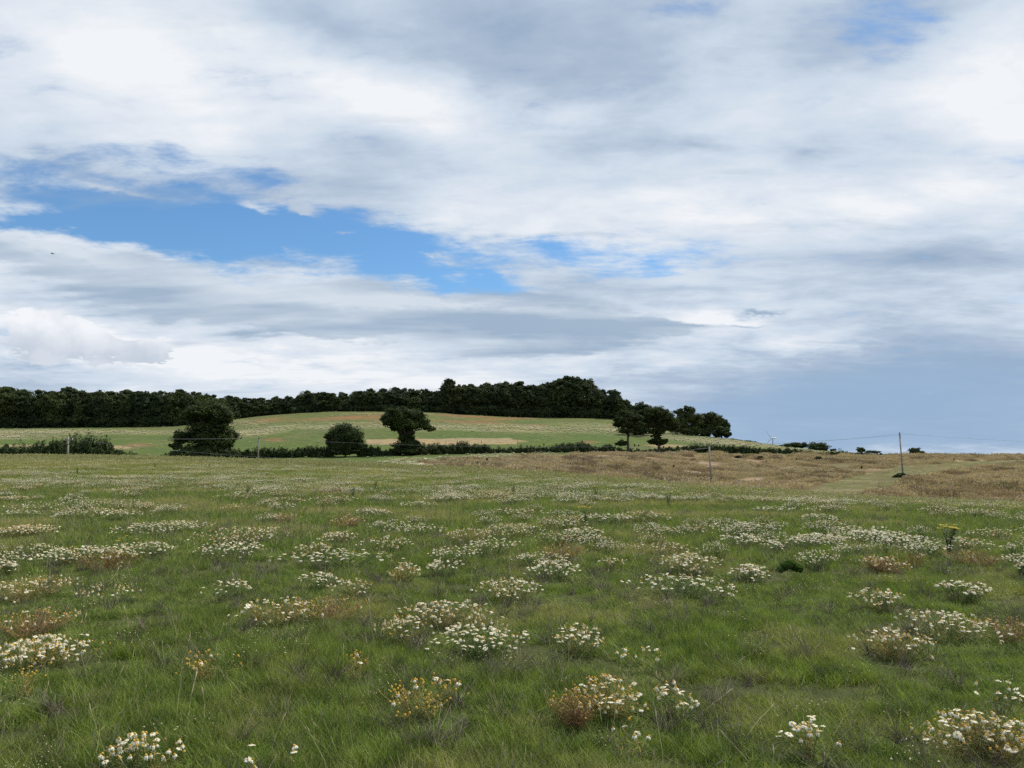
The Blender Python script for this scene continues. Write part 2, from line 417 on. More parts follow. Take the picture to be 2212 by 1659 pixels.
def tuft(name, nbl, spread, hmin, hmax, w, mat, segs=3, lean=0.6, headed=0.0, seed=0):
    r = np.random.default_rng(seed); V = []; Fc = []; T = []
    for b in range(nbl):
        a = r.uniform(0, 6.283); rr = spread * math.sqrt(r.uniform()); bx, by = rr * math.cos(a), rr * math.sin(a)
        h = r.uniform(hmin, hmax); d = r.uniform(0, 6.283); ln = lean * r.uniform(0.2, 1.1) * h
        wd = w * r.uniform(0.7, 1.3); face = r.uniform(0, 3.14); cx, cy = math.cos(face), math.sin(face)
        base = len(V); tn = r.uniform()
        hd = r.uniform() < headed
        for s in range(segs):
            t = s / segs; ww = wd * (1 - 0.65 * t) * 0.5
            qx = bx + math.cos(d) * ln * t * t; qy = by + math.sin(d) * ln * t * t; qz = h * t * (1 - 0.15 * t) - 0.02
            V += [(qx - cx * ww, qy - cy * ww, qz), (qx + cx * ww, qy + cy * ww, qz)]
        V.append((bx + math.cos(d) * ln, by + math.sin(d) * ln, h * 0.85))
        for s in range(segs - 1): Fc.append((base + 2 * s, base + 2 * s + 1, base + 2 * s + 3, base + 2 * s + 2))
        e = base + 2 * (segs - 1); Fc.append((e, e + 1, e + 2))
        T += [tn] * (2 * segs + 1)
        if hd:
            qx, qy, qz = V[-1]; k = len(V); ww = wd * 2.2
            V += [(qx - cx * ww, qy - cy * ww, qz), (qx, qy, qz - h * 0.1), (qx + cx * ww, qy + cy * ww, qz + h * .02), (qx + math.cos(d) * h * .05, qy + math.sin(d) * h * .05, qz + h * 0.16)]
            Fc.append((k, k + 1, k + 2, k + 3)); T += [min(1, tn * 0.3 + 0.7)] * 4
    return mesh_obj(name, V, Fc, [mat], attrs={'tone': np.array(T)}, link=False)

def fan_points(d0, d1, dens, amax=40):
    """random points in the view fan with dens(y) per square metre"""
    out = []
    edges = np.geomspace(d0, d1, 24)
    for a, b in zip(edges[:-1], edges[1:]):
        t = math.tan(R(amax)); area = t * (b * b - a * a)
        n = int(area * dens((a + b) / 2))
        yy = np.sqrt(rng.uniform(a * a, b * b, n)); xx = rng.uniform(-1, 1, n) * t * yy
        out.append(np.stack([xx, yy], 1))
    return np.concatenate(out)

# tall pale grass along the far edge of the meadow, with seed heads
tall_t = [tuft('tall_grass_tuft', 26, 0.22, 0.3, 0.62, 0.010, M['tall'], 3, 0.35, 0.6, 40 + s) for s in range(6)]
n = 34000
pxr = rng.uniform(-300, 2600, n); De = EDGE(pxr)
q = rng.beta(2.2, 1.6, n); Dn = De * (0.82 + q * 0.22)
x = (pxr - 1106) / F * CT * Dn; y = Dn; z = zfun(x, y)
keep = rng.uniform(0, 1, n) < (0.10 + 0.7 * sstep(0.84, 1.0, Dn / De)) ; x, y, z = x[keep], y[keep], z[keep]; n = len(x)
s = rng.uniform(0.6, 1.25, n) * (0.8 + 0.4 * fbm(x / 3, y / 3, 61, 2)); wsc = s * (1 + y / 70)
scatter('tall_edge_grass', 'tall pale seeding grass in a band along the far edge of the meadow', 'grass', tall_t, np.stack([x, y, z], 1),
        np.stack([rng.normal(0, .1, n), rng.normal(0.05, .1, n), rng.uniform(0, 6.28, n)], 1), np.stack([wsc, wsc, s * np.clip(y / 125, 0.24, 0.62)], 1), rng.integers(0, 6, n), rng.uniform(0, 0.25, n))

# brown dry grass of the dip and the rough slope
br_t = [tuft('brown_grass_tuft', 30, 0.45, 0.25, 0.6, 0.03, M['brown'], 2, 0.4, 0.5, 60 + s) for s in range(6)]
n = 90000
pxr = rng.uniform(850, 2600, n); Dn = np.sqrt(rng.uniform(55 ** 2, 300 ** 2, n))
x = (pxr - 1106) / F * CT * Dn; y = Dn; z = zfun(x, y)
mk = masks(x, y, z); pyv = mk[1]
w = fbm(x / 5, y / 7, 71, 4); w2 = fbm(x / 16, y / 9, 73, 3)
keep = mk[3] & ~(mk[4] & (rng.uniform(0, 1, n) < 0.94)) & (rng.uniform(0, 1, n) < 0.2 + 1.2 * sstep(0.33, 0.6, w))
x, y, z, w, w2 = x[keep], y[keep], z[keep], w[keep], w2[keep]; n = len(x)
s = rng.uniform(0.5, 1.3, n) * (0.1 + 1.5 * sstep(0.25, 0.75, w)) * (1 - 0.55 * mk[4][keep]); ws = s * (0.8 + y / 250)
scatter('brown_rough_grass', 'fawn and rusty dry grass on the rough slope behind the meadow', 'grass', br_t, np.stack([x, y, z], 1),
        np.stack([rng.normal(0, .12, n), rng.normal(0.1, .12, n), rng.uniform(0, 6.28, n)], 1), np.stack([ws, ws, s], 1), rng.integers(0, 6, n), sstep(0.5, 0.62, fbm(x / 2.6, y / 5, 77, 3)) * 0.9 * sstep(0.3, 0.55, w2) + np.maximum(ell(mk[0][keep], mk[1][keep], 2130, 1070, 170, 14, 3), ell(mk[0][keep], mk[1][keep], 1380, 1024, 180, 9, 4)) * 0.6)
print('brown', n)

# ------------------------------------------------------------------ flower parts
def petals(n, r0, r1, droop, w, r, wob=0.12):
    V = []; Fc = []
    for k in range(n):
        if r.uniform() < 0.06: continue
        a = 2 * math.pi * k / n + r.normal(0, 0.08); ca, sa = math.cos(a), math.sin(a)
        dz = -droop * (r1 - r0) * r.uniform(0.7, 1.3); rr = r0 + (r1 - r0) * math.cos(min(1.4, droop * 0.9)) * r.uniform(0.85, 1.1)
        rm = (r0 + rr) / 2 + 0.002; ww = w * 0.5; b = len(V)
        V += [(r0 * ca + ww * .5 * sa, r0 * sa - ww * .5 * ca, 0), (r0 * ca - ww * .5 * sa, r0 * sa + ww * .5 * ca, 0),
              (rm * ca - ww * sa, rm * sa + ww * ca, dz * 0.35), (rm * ca + ww * sa, rm * sa - ww * ca, dz * 0.35),
              (rr * ca - ww * .5 * sa, rr * sa + ww * .5 * ca, dz), (rr * ca + ww * .5 * sa, rr * sa - ww * .5 * ca, dz)]
        Fc += [(b, b + 1, b + 2, b + 3), (b + 3, b + 2, b + 4, b + 5)]
    return V, Fc
def dome(r, h, seg=8, rings=3, z0=-0.001):
    V = []; Fc = []
    for i in range(rings):
        t = i / rings; rr = r * math.cos(t * 1.45) ** 0.8; zz = z0 + h * math.sin(t * 1.45)
        for k in range(seg): V.append((rr * math.cos(6.2832 * k / seg), rr * math.sin(6.2832 * k / seg), zz))
    V.append((0, 0, z0 + h)); b = len(V) - 1
    for i in range(rings - 1):
        for k in range(seg): Fc.append((i * seg + k, i * seg + (k + 1) % seg, (i + 1) * seg + (k + 1) % seg, (i + 1) * seg + k))
    for k in range(seg): Fc.append(((rings - 1) * seg + k, (rings - 1) * seg + (k + 1) % seg, b))
    Fc.append(tuple(range(seg))[::-1])
    return V, Fc
r_ = np.random.default_rng(5)
PET, CEN, SEED = [], [], []
for k in range(4):   # fresh, open, level petals
    V, Fc = petals(14, 0.005, 0.0195, 0.12 + 0.12 * k, 0.0062, r_); PET.append(('fresh', V, Fc, 'petal'))
for k in range(3):   # petals hanging down round a tall centre
    V, Fc = petals(12, 0.0055, 0.019, 1.0 + 0.18 * k, 0.006, r_); PET.append(('drooping', V, Fc, 'petal'))
for k in range(3):   # cream, withering
    V, Fc = petals(10, 0.005, 0.017, 1.2, 0.0055, r_); PET.append(('withered', V, Fc, 'petalold'))
PETM = []
for kind, V, Fc, mt in PET:
    me = bpy.data.meshes.new('petals'); me.from_pydata(V, [], Fc); me.materials.append(M[mt]); PETM.append(me)
CENV = [dome(0.0062, 0.0045), dome(0.0068, 0.0095), dome(0.0065, 0.010)]
CENM = []
for (V, Fc) in CENV:
    me = bpy.data.meshes.new('flower_centre'); me.from_pydata(V, [], Fc); me.materials.append(M['disc']); CENM.append(me)
SEEDV = [dome(0.0075, 0.011, z0=-0.003), dome(0.0065, 0.009, z0=-0.003)]
SEEDM = []
for i, (V, Fc) in enumerate(SEEDV * 2):
    me = bpy.data.meshes.new('seed_head'); me.from_pydata(V, [], Fc); me.materials.append(M['disc' if i < 2 else 'seed']); SEEDM.append(me)

MIX = {'W': (0.66, 0.16, 0.08, 0.07, 0.03), 'D': (0.25, 0.45, 0.05, 0.20, 0.05), 'Y': (0.22, 0.15, 0.25, 0.26, 0.12), 'C': (0.35, 0.15, 0.30, 0.12, 0.08),
       'B': (0.10, 0.05, 0.20, 0.25, 0.40), 'O': (0.0, 0.0, 0.12, 0.28, 0.60), 'S': (0.05, 0.05, 0.05, 0.70, 0.15)}
STEM = {'W': ('stemg', 'stemg', 'stemg'), 'D': ('stemg', 'stemg', 'stemy'), 'Y': ('stemy', 'stemy', 'stemg'), 'C': ('stemg', 'stemy', 'stemg'),
        'B': ('stemb', 'stemy', 'stemb'), 'O': ('stemb', 'stemb', 'stemy'), 'S': ('stemg', 'stemy', 'stemy')}
def head_layout(a, b, n, h, mixk, r):
    """positions for n heads in an elliptical clump of half-axes a (across) and b (away)"""
    out = []; pr = MIX[mixk]
    nsub = max(2, n // 9)
    subs = []
    for _ in range(nsub):
        t = r.uniform(0, 6.283); q = math.sqrt(r.uniform()); subs.append((q * math.cos(t), q * math.sin(t)))
    for i in range(n):
        if r.uniform() < 0.6:
            sx, sy = subs[r.integers(nsub)]; ux = sx + r.normal(0, 0.24); uy = sy + r.normal(0, 0.24)
        else:
            t = r.uniform(0, 6.283); q = math.sqrt(r.uniform()); ux, uy = q * math.cos(t), q * math.sin(t)
        q = math.hypot(ux, uy)
        if q > 1.35: ux, uy = ux / q, uy / q; q = 1
        hz = h * (1 - 0.22 * q * q) * r.uniform(0.72, 1.12)
        kind = r.choice(5, p=pr)
        out.append((ux * a, uy * b, hz, kind, r.normal(0, 0.22), r.normal(0, 0.22), r.uniform(0, 6.28), r.uniform(0.8, 1.15)))
    return out
def stems_mesh(name, lay, a, b, mixk, r, h, parent=None, w=0.0032, extra=1.6, link=True, wfol=0.006):
    V = []; Fc = []; mi = []
    mats = [M['stemg'], M['stemy'], M['stemb']]
    names = ['stemg', 'stemy', 'stemb']; ch = [names.index(s) for s in STEM[mixk]]
    def strip(p0, p1, w0, mi_, bend):
        base = len(V); d = (p1[0] - p0[0], p1[1] - p0[1]); t = r.uniform(0, 3.14); cx, cy = math.cos(t) * w0 / 2, math.sin(t) * w0 / 2
        for s, f in enumerate((0, 0.5, 1)):
            g_ = f ** bend; k = (p0[0] + d[0] * g_, p0[1] + d[1] * g_, p0[2] + (p1[2] - p0[2]) * f)
            V.extend([(k[0] - cx, k[1] - cy, k[2]), (k[0] + cx, k[1] + cy, k[2])])
        Fc.extend([(base, base + 1, base + 3, base + 2), (base + 2, base + 3, base + 5, base + 4)]); mi.extend([mi_] * 2)
    for hd in lay:
        x, y, z = hd[:3]; c = ch[r.integers(3)]
        strip((x * 0.45 + r.normal(0, .02), y * 0.45 + r.normal(0, .02), -0.02), (x, y, z - 0.001), w, c, 1.6)
        # feathery foliage on the stem
        for q in range(int(5 * extra)):
            f = r.uniform(0.15, 0.85); g_ = f ** 1.6
            sx = x * (0.45 + .55 * g_); sy = y * (0.45 + .55 * g_); sz = z * f; t = r.uniform(0, 6.28); l = r.uniform(0.02, 0.055)
            strip((sx, sy, sz), (sx + math.cos(t) * l, sy + math.sin(t) * l, sz + r.uniform(0.0, 0.03)), wfol * 0.7, c, 1)
    return mesh_obj(name, V, Fc, mats, mi, parent, link=link)
def head_mesh(name, lay, parent=None, link=True, fs=1.0):
    """all heads of a clump too far to show them singly"""
    V = []; Fc = []; mi = []; mats = [M['petal'], M['petalold'], M['disc'], M['seed']]
    def put(v, f, m_, h):
        v = np.array(v) * h[7] * fs
        cx, cy = math.cos(h[4]), math.cos(h[5]); sx, sy = math.sin(h[4]), math.sin(h[5])
        v = np.stack([v[:, 0], v[:, 1] * cx - v[:, 2] * sx, v[:, 1] * sx + v[:, 2] * cx], 1)
        v = np.stack([v[:, 0] * cy + v[:, 2] * sy, v[:, 1], -v[:, 0] * sy + v[:, 2] * cy], 1) + np.array(h[:3])
        b = len(V); V.extend(v.tolist()); Fc.extend([tuple(i + b for i in q) for q in f]); mi.extend([m_] * len(f))
    for i, h in enumerate(lay):
        k = h[3]
        if k == 0: q = PET[i % 4]; put(q[1], q[2], 0, h); put(*CENV[0], 2, h)
        elif k == 1: q = PET[4 + i % 3]; put(q[1], q[2], 0, h); put(*CENV[1], 2, h)
        elif k == 2: q = PET[7 + i % 3]; put(q[1], q[2], 1, h); put(*CENV[2], 2, h)
        else: put(*SEEDV[i % 2], 2 if k == 3 else 3, h)
    return mesh_obj(name, V, Fc, mats, mi, parent, link=link)

GW = 'clumps of mayweed flowering in the meadow'
def clump_geo(x0, x1, y0, y1, hc=0.22):
    def dep(row):
        hc_ = hc * 0.6; sx, sz = slopes((x0 + x1) / 2, row - 3); d = (EYE - hc_) / -sz
        for _ in range(4): d = (EYE - hc_ - Z1(sx * d, d)) / -sz
        return d
    D0, D1 = dep(y1), dep(y0); D = (D0 + D1) / 2
    a = (x1 - x0) / 2 / F * D; b = max((D1 - D0) / 2 * 0.8, a * 0.3); b = min(b, a * 1.6)
    xx = slopes((x0 + x1) / 2, (y0 + y1) / 2)[0] * D; a /= 0.97
    return xx, D, a, b
occupied = []
def near_clump(box, n, mixk, label, hc=0.21, seed=0):
    n = int(n * 1.35) if n > 20 else n
    x, D, a, b = clump_geo(*box, hc); r = np.random.default_rng(1000 + seed)
    occupied.append((x, D, max(a, b)))
    root = thing('mayweed_clump', label, 'flowers', (x, D, Z1(x, D)), GW)
    lay = head_layout(a, b, n, hc, mixk, r)
    stems_mesh('stems', lay, a, b, mixk, r, hc, root)
    for i, h in enumerate(lay[:100]):
        k = h[3]
        if k < 3:
            mi_ = (i % 4) if k == 0 else (4 + i % 3 if k == 1 else 7 + i % 3)
            o = bpy.data.objects.new('flower_head', PETM[mi_]); c = bpy.data.objects.new('flower_centre', CENM[k]); C.objects.link(c); c.parent = o
        else: o = bpy.data.objects.new('seed_head', SEEDM[(i % 2) + (0 if k == 3 else 2)])
        C.objects.link(o); o.parent = root; o.location = h[:3]; o.rotation_euler = h[4:7]; o.scale = (h[7],) * 3
    if len(lay) > 100:
        q = head_mesh('blossoms', lay[100:], root); q['kind'] = 'stuff'
def mid_clump(box, n, mixk, label, hc=0.22, seed=0):
    n = int(n * 1.4)
    x, D, a, b = clump_geo(*box, hc); r = np.random.default_rng(3000 + seed)
    occupied.append((x, D, max(a, b)))
    root = thing('mayweed_clump', label, 'flowers', (x, D, Z1(x, D)), GW)
    lay = head_layout(a, b, n, hc, mixk, r)
    stems_mesh('stems', lay, a, b, mixk, r, hc, root, w=0.004, wfol=0.008, extra=2.0)
    head_mesh('blossoms', lay, root, fs=1.15)

NEAR = [
 ((238,402,1606,1668),46,'D','big white daisy-like clump cut off by the bottom edge, left of centre'),
 ((515,560,1652,1666),4,'D','three or four white heads at the bottom edge, right of the big bottom clump'),
 ((626,648,1654,1664),2,'D','lone pair of drooping heads at the very bottom edge, left of centre'),
 ((0,190,1378,1445),150,'D','dense white and yellow clump at the left edge, brightest of the left side'),
 ((0,140,1322,1376),90,'B','brown and cream clump at the left edge, directly behind the dense white one'),
 ((0,135,1248,1310),100,'Y','yellowing clump at the left edge with white heads along its top'),
 ((0,118,1462,1500),14,'S','sparse row of yellow knobs with two white heads at the left edge'),
 ((180,275,1264,1312),24,'C','thin mixed clump between the yellowing left edge clump and the open grass'),
 ((440,530,1260,1302),34,'W','small bright white clump alone in green grass, left of the long golden row'),
 ((645,722,1240,1274),46,'W','compact white clump at the left end of a pair, behind the long golden row'),
 ((700,800,1262,1292),40,'C','low cream clump at the right end of the pair behind the long golden row'),
 ((520,668,1300,1352),90,'Y','golden and white clump forming the dense left half of a long row'),
 ((655,790,1298,1335),55,'O','dry golden seed heads forming the thin right half of a long row'),
 ((390,525,1415,1462),26,'S','sparse yellow knobs and a few white heads in open grass, left foreground'),
 ((870,1062,1305,1358),120,'C','broad cream and white clump at the back of the central cluster'),
 ((810,930,1340,1388),50,'C','cream clump at the left of the central cluster, with long bare stems'),
 ((955,1132,1352,1414),110,'W','bright white clump at the front right of the central cluster, open level daisies'),
 ((1035,1165,1252,1302),110,'C','dense cream clump behind and right of the central cluster'),
 ((1205,1300,1358,1410),62,'C','rounded cream and orange clump right of the central cluster'),
 ((1340,1455,1412,1448),18,'D','loose line of a few drooping white heads right of the rounded cream clump'),
 ((845,985,1464,1548),66,'S','bushy golden clump with bare yellow stems below the central cluster'),
 ((730,792,1422,1462),16,'S','little tuft of golden knobs with three white heads, left of the bushy golden clump'),
 ((1195,1285,1480,1592),60,'O','rusty brown half of the big two-coloured clump in the foreground'),
 ((1255,1380,1475,1545),75,'Y','white and golden half of the big two-coloured clump in the foreground'),
 ((1418,1512,1492,1548),30,'D','loose white clump with tall orange centres beside the big two-coloured clump'),
 ((1320,1400,1568,1622),8,'D','few scattered drooping white heads on bare soil below the two-coloured clump'),
 ((1685,1806,1574,1624),24,'D','small white clump near the bottom edge, right of centre, alone in grass'),
 ((2020,2225,1550,1640),110,'Y','large white and golden clump in the bottom right corner on brown stems'),
 ((2118,2208,1488,1532),16,'W','sparse white heads just behind the bottom right corner clump'),
 ((1950,2135,1326,1382),120,'C','wide cream clump near the right edge, densest of the right foreground'),
 ((1842,2015,1374,1414),70,'Y','low golden and white clump in front of the wide cream clump on the right'),
 ((1838,1956,1282,1314),64,'C','low cream clump behind the wide right one, standing alone'),
 ((2140,2225,1330,1400),40,'O','dry rusty stems at the right edge beside the wide cream clump'),
]
for i, (bx, n, mk_, lb) in enumerate(NEAR): near_clump(bx, n, mk_, lb, seed=i)
MID = [
 ((1145,1250,1208,1256),80,'W','white clump behind the dense cream one, right of the picture centre'),
 ((2025,2130,1264,1292),60,'W','narrow white clump near the right edge, second row back'),
 ((1586,1662,1224,1264),70,'W','neat oval white clump alone in green grass, right half'),
 ((1430,1556,1197,1244),120,'C','pinkish cream clump with brown stems left of the oval white one'),
 ((1372,1572,1250,1292),80,'W','broken line of white heads in front of the pinkish cream clump'),
 ((1160,1255,1178,1206),60,'O','rusty brown clump without white, near the picture centre'),
 ((1225,1302,1142,1172),80,'W','white clump just behind the rusty brown one'),
 ((960,1065,1150,1172),90,'Y','left part of the long cream band across the middle'),
 ((1045,1172,1134,1166),120,'C','right part of the long cream band across the middle'),
 ((430,600,1142,1178),190,'C','broad white clump left of centre, back one of two'),
 ((440,560,1174,1202),90,'W','low white clump left of centre, front one of two'),
 ((262,425,1130,1158),170,'W','long bright white clump in the left half behind the yellow-flowered weeds'),
 ((90,238,1187,1216),130,'W','left one of two white rows in front of the yellow-flowered weeds'),
 ((228,362,1176,1210),120,'W','right one of two white rows in front of the yellow-flowered weeds'),
 ((0,102,1127,1182),230,'C','large pale clump at the left edge halfway up the meadow'),
 ((60,280,1082,1106),150,'W','thin white band behind the large pale left edge clump'),
 ((0,50,1062,1110),130,'C','pale clump at the left edge behind the large one'),
 ((690,772,1146,1182),80,'C','cream clump with brown base between the left pair and the central cluster'),
 ((640,712,1178,1204),50,'C','small cream clump in front of the brown-based one'),
 ((925,1002,1214,1242),40,'W','thin scatter of white heads behind the central cluster'),
 ((835,906,1228,1250),45,'Y','small golden tuft behind the central cluster on its left'),
 ((1830,1982,1142,1196),330,'W','largest dense white clump of the right half'),
 ((1728,1822,1152,1190),170,'W','dense white clump left beside the largest right one'),
 ((1560,1642,1156,1182),80,'W','white clump two places left of the largest right one'),
 ((1640,1692,1172,1198),26,'W','sparse white clump in grass below the row of right clumps'),
 ((1860,1950,1200,1242),110,'B','white and rusty clump in front of the largest right one'),
 ((2045,2132,1166,1192),80,'C','cream clump right of the tall yellow ragwort foot'),
 ((2050,2155,1196,1224),80,'O','rusty orange dry clump near the right edge'),
 ((2195,2225,1216,1248),26,'W','white clump cut off by the right edge'),
 ((1288,1352,1210,1236),22,'C','faint scatter of cream heads between the two central white clumps'),
 ((0,32,1212,1246),34,'W','small white clump cut off by the left edge'),
 ((236,322,1046,1080),160,'C','pale rounded clump in the far left of the meadow'),
 ((580,640,1106,1136),80,'B','cream clump with brown base left of the golden middle ones'),
 ((705,800,1118,1142),90,'B','brown and cream clump near the middle row'),
 ((770,832,1096,1122),100,'W','white clump just behind the brown and cream one'),
 ((940,1012,1064,1090),120,'W','white clump in the back row near the picture centre'),
 ((1740,1800,1112,1130),70,'W','far white clump behind the right row'),
 ((540,592,1056,1072),70,'W','far white clump below the second pole from the left'),
 ((484,536,1092,1107),50,'Y','low golden clump behind the left pair'),
]
for i, (bx, n, mk_, lb) in enumerate(MID): mid_clump(bx, n, mk_, lb, seed=i)

# further clumps scattered to the far edge: copies of a dozen built ones
PROTO = []
for k in range(14):
    r = np.random.default_rng(500 + k); mk_ = 'WWCWYCWCWCYWBW'[k]
    a, b = 0.55, 0.42; lay = head_layout(a, b, 95, 0.27, mk_, r)
    st = stems_mesh('stems', lay, a, b, mk_, r, 0.27, w=0.005, extra=1.5, link=False, wfol=0.011)
    bl = head_mesh('blossoms', lay, link=False, fs=1.2)
    PROTO.append((st.data, bl.data, mk_))
WHAT = {'W': 'white mayweed', 'C': 'cream and white mayweed', 'Y': 'yellowing mayweed', 'B': 'browning mayweed', 'O': 'dry rusty mayweed'}
cnt = 0; tries = 0
placed = list(occupied)
while cnt < 225 and tries < 20000:
    tries += 1
    pyr = 1000 + 205 * rng.beta(1.5, 2.0); pxv = rng.uniform(-60, 2270)
    # depth from row, on the real ground
    D = 20.0
    D = min(1.35 / max(-slopes(pxv, pyr)[1], 0.01), 60)
    if D > 0.86 * EDGE(pxv) or D < 10.5: continue
    x = (pxv - 1106) / F * CT * D
    if fbm(np.array([x / 5]), np.array([D / 5]), 81, 2)[0] < 0.38: continue
    s = rng.uniform(0.35, 1.05)
    if any((x - q[0]) ** 2 + (D - q[1]) ** 2 < (0.5 * s + q[2] * 0.9) ** 2 for q in placed): continue
    placed.append((x, D, 0.5 * s))
    k = rng.integers(14); st, bl, mk_ = PROTO[k]
    side = 'left third' if pxv < 737 else ('middle third' if pxv < 1474 else 'right third')
    dist = 'nearer' if D < 17 else ('middle' if D < 28 else 'far')
    root = thing('mayweed_clump', '%s clump among its like, %s meadow, %s of the photo' % (WHAT[mk_], dist, side), 'flowers', (x, D, Z1(x, D)), 'mayweed clumps dotted over the middle of the meadow',
                 rng.uniform(-0.4, 0.4), (s * rng.uniform(0.9, 1.5), s * rng.uniform(0.8, 1.2), rng.uniform(0.75, 1.1)))
    for nm, me in (('stems', st), ('blossoms', bl)):
        o = bpy.data.objects.new(nm, me); C.objects.link(o); o.parent = root
    cnt += 1
print('clumps', cnt)

def under_clump(x, y):
    f = np.zeros(len(x)); O = np.array([q for q in placed if q[1] < 40])
    for (ox, oy, orr) in O: f = np.maximum(f, np.clip(1.25 - np.hypot(x - ox, y - oy) / (orr + .05), 0, 1) * 2.5)
    return np.clip(f, 0, 1)
near_t = [tuft('grass_tuft', 36, 0.07, 0.03, 0.115, 0.0052, M['grass'], 3, 1.15, 0, s) for s in range(8)]
P2 = fan_points(2.6, 13, lambda d: 560 if d < 6 else 560 * (6 / d) ** 1.1)
x, y = P2.T; n = len(x)
hgt = 0.65 + 0.9 * fbm(x / 0.5, y / 0.5, 41, 3) * sstep(0.25, 0.6, fbm(x / 1.7, y / 1.7, 43, 2))
P = np.stack([x, y, zfun(x, y)], 1)
s = rng.uniform(0.75, 1.25, n)
hgt = hgt * (1 - 0.45 * under_clump(x, y))
sc = np.stack([s, s, s * hgt], 1)
rot = np.stack([rng.normal(0, 0.2, n), rng.normal(0, 0.2, n), rng.uniform(0, 6.28, n)], 1)
dry = sstep(0.56, 0.78, fbm(x / 0.8, y / 0.8, 47, 4)) * 0.35
bare = sstep(0.68, 0.74, fbm(x / 0.7, y / 0.7, 59, 2))
keep = rng.uniform(0, 1, n) > bare * 0.9
scatter('meadow_grass', 'short green grass covering the near meadow', 'grass', near_t, P[keep], rot[keep], sc[keep], rng.integers(0, 8, n)[keep], dry[keep])
print('near tufts', keep.sum())

mid_t = [tuft('grass_tuft_wide', 26, 0.16, 0.05, 0.16, 0.008, M['grass'], 2, 0.8, 0, 20 + s) for s in range(6)]
P2 = fan_points(12, 105, lambda d: 75 * (13 / d) ** 1.25, 38)
x, y = P2.T; z = zfun(x, y); px, py = project(x, y, z)
keep = y < EDGE(px) * 1.02; x, y, z, px = x[keep], y[keep], z[keep], px[keep]; n = len(x)
s = rng.uniform(0.8, 1.3, n) * (1 + y / 60)
hgt = (0.7 + 0.6 * fbm(x / 1.2, y / 1.2, 51, 3)) / (1 + y / 90) * (1 - 0.4 * under_clump(x, y))
dry = sstep(0.5, 0.75, fbm(x / 2.2, y / 2.2, 53, 3)) * 0.6 + np.clip((y - 30) / 110, 0, 0.4)
scatter('middle_meadow_grass', 'green and fawn grass of the middle meadow, growing up to its far edge', 'grass', mid_t, np.stack([x, y, z], 1),
        np.stack([rng.normal(0, .15, n), rng.normal(0, .15, n), rng.uniform(0, 6.28, n)], 1), np.stack([s, s, s * hgt], 1), rng.integers(0, 6, n), dry)
print('mid tufts', n)

# far mayweed: uncountable drifts
def far_proto(name, n, a, b, h, fs, mixk, seed):
    r = np.random.default_rng(seed); V = []; Fc = []; mi = []; mats = [M['petal'], M['petalold'], M['disc'], M['seed'], M['stemg'], M['stemy']]
    for hd in head_layout(a, b, n, h, mixk, r):
        x, y, z, k = hd[:4]; t = r.uniform(0, 6.28); c, s = math.cos(t) * fs, math.sin(t) * fs; bb = len(V)
        V += [(x + c, y + s, z), (x - s, y + c, z + r.normal(0, .2) * fs), (x - c, y - s, z), (x + s, y - c, z + r.normal(0, .2) * fs)]
        Fc.append((bb, bb + 1, bb + 2, bb + 3)); mi.append({0: 0, 1: 0, 2: 1, 3: 1, 4: 3}[k])
        bb = len(V); V += [(x * .8 - fs * .2, y * .8, -0.02), (x * .8 + fs * .2, y * .8, -0.02), (x, y, z - .01)]; Fc.append((bb, bb + 1, bb + 2)); mi.append(4 if mixk == 'W' else 5)
    return mesh_obj(name, V, Fc, mats, mi, link=False)
fp = [far_proto('flower_patch', 70, 0.6, 0.45, 0.24, 0.015, 'CCWYCW'[k], 900 + k) for k in range(6)]
n = 5200
pxr = rng.uniform(-250, 2450, n); De = EDGE(pxr); Dn = De * rng.uniform(0.35, np.where(pxr < 700, 1.0, 0.9), n)
x = (pxr - 1106) / F * CT * Dn; y = Dn
keep = (y > 27) & (rng.uniform(0, 1, n) < sstep(0.36, 0.58, fbm(x / 5, y / 7, 83, 3)) * np.clip(1.5 - pxr / 1000, 0.14, 1.3) + 0.05) 
x, y = x[keep], y[keep]; n = len(x); z = zfun(x, y); s = rng.uniform(0.6, 1.6, n)
scatter('distant_mayweed', 'drifts of small white flowers running together towards the far edge of the meadow', 'flowers', fp, np.stack([x, y, z], 1),
        np.stack([np.zeros(n), np.zeros(n), rng.uniform(0, 6.28, n)], 1), np.stack([s * 1.2, s, rng.uniform(.8, 1.2, n)], 1), rng.integers(0, 6, n))
fp2 = [far_proto('hill_flower_patch', 24, 0.6, 0.5, 0.3, 0.085, 'WCC'[k], 950 + k) for k in range(3)]
n = 60000
pxr = rng.uniform(-300, 1900, n); Dn = np.sqrt(rng.uniform(120 ** 2, 425 ** 2, n))
x = (pxr - 1106) / F * CT * Dn; y = Dn; z = zfun(x, y); mk = masks(x, y, z)
keep = mk[5] & (rng.uniform(0, 1, n) < (mk[8] ** 1.3) * 0.75 + 0.03) & (mk[6] < 0.1) & (y < np.interp(pxr, PX, TD[6][0]) - 2)
x, y, z = x[keep], y[keep], z[keep]; n = len(x); s = rng.uniform(0.5, 1.5, n)
scatter('hillside_mayweed', 'white flower specks drifting across the green hillside', 'flowers', fp2, np.stack([x, y, z], 1),
        np.stack([np.zeros(n), np.zeros(n), rng.uniform(0, 6.28, n)], 1), np.stack([s * 1.3, s, s], 1), rng.integers(0, 3, n))
print('hill flowers', n)

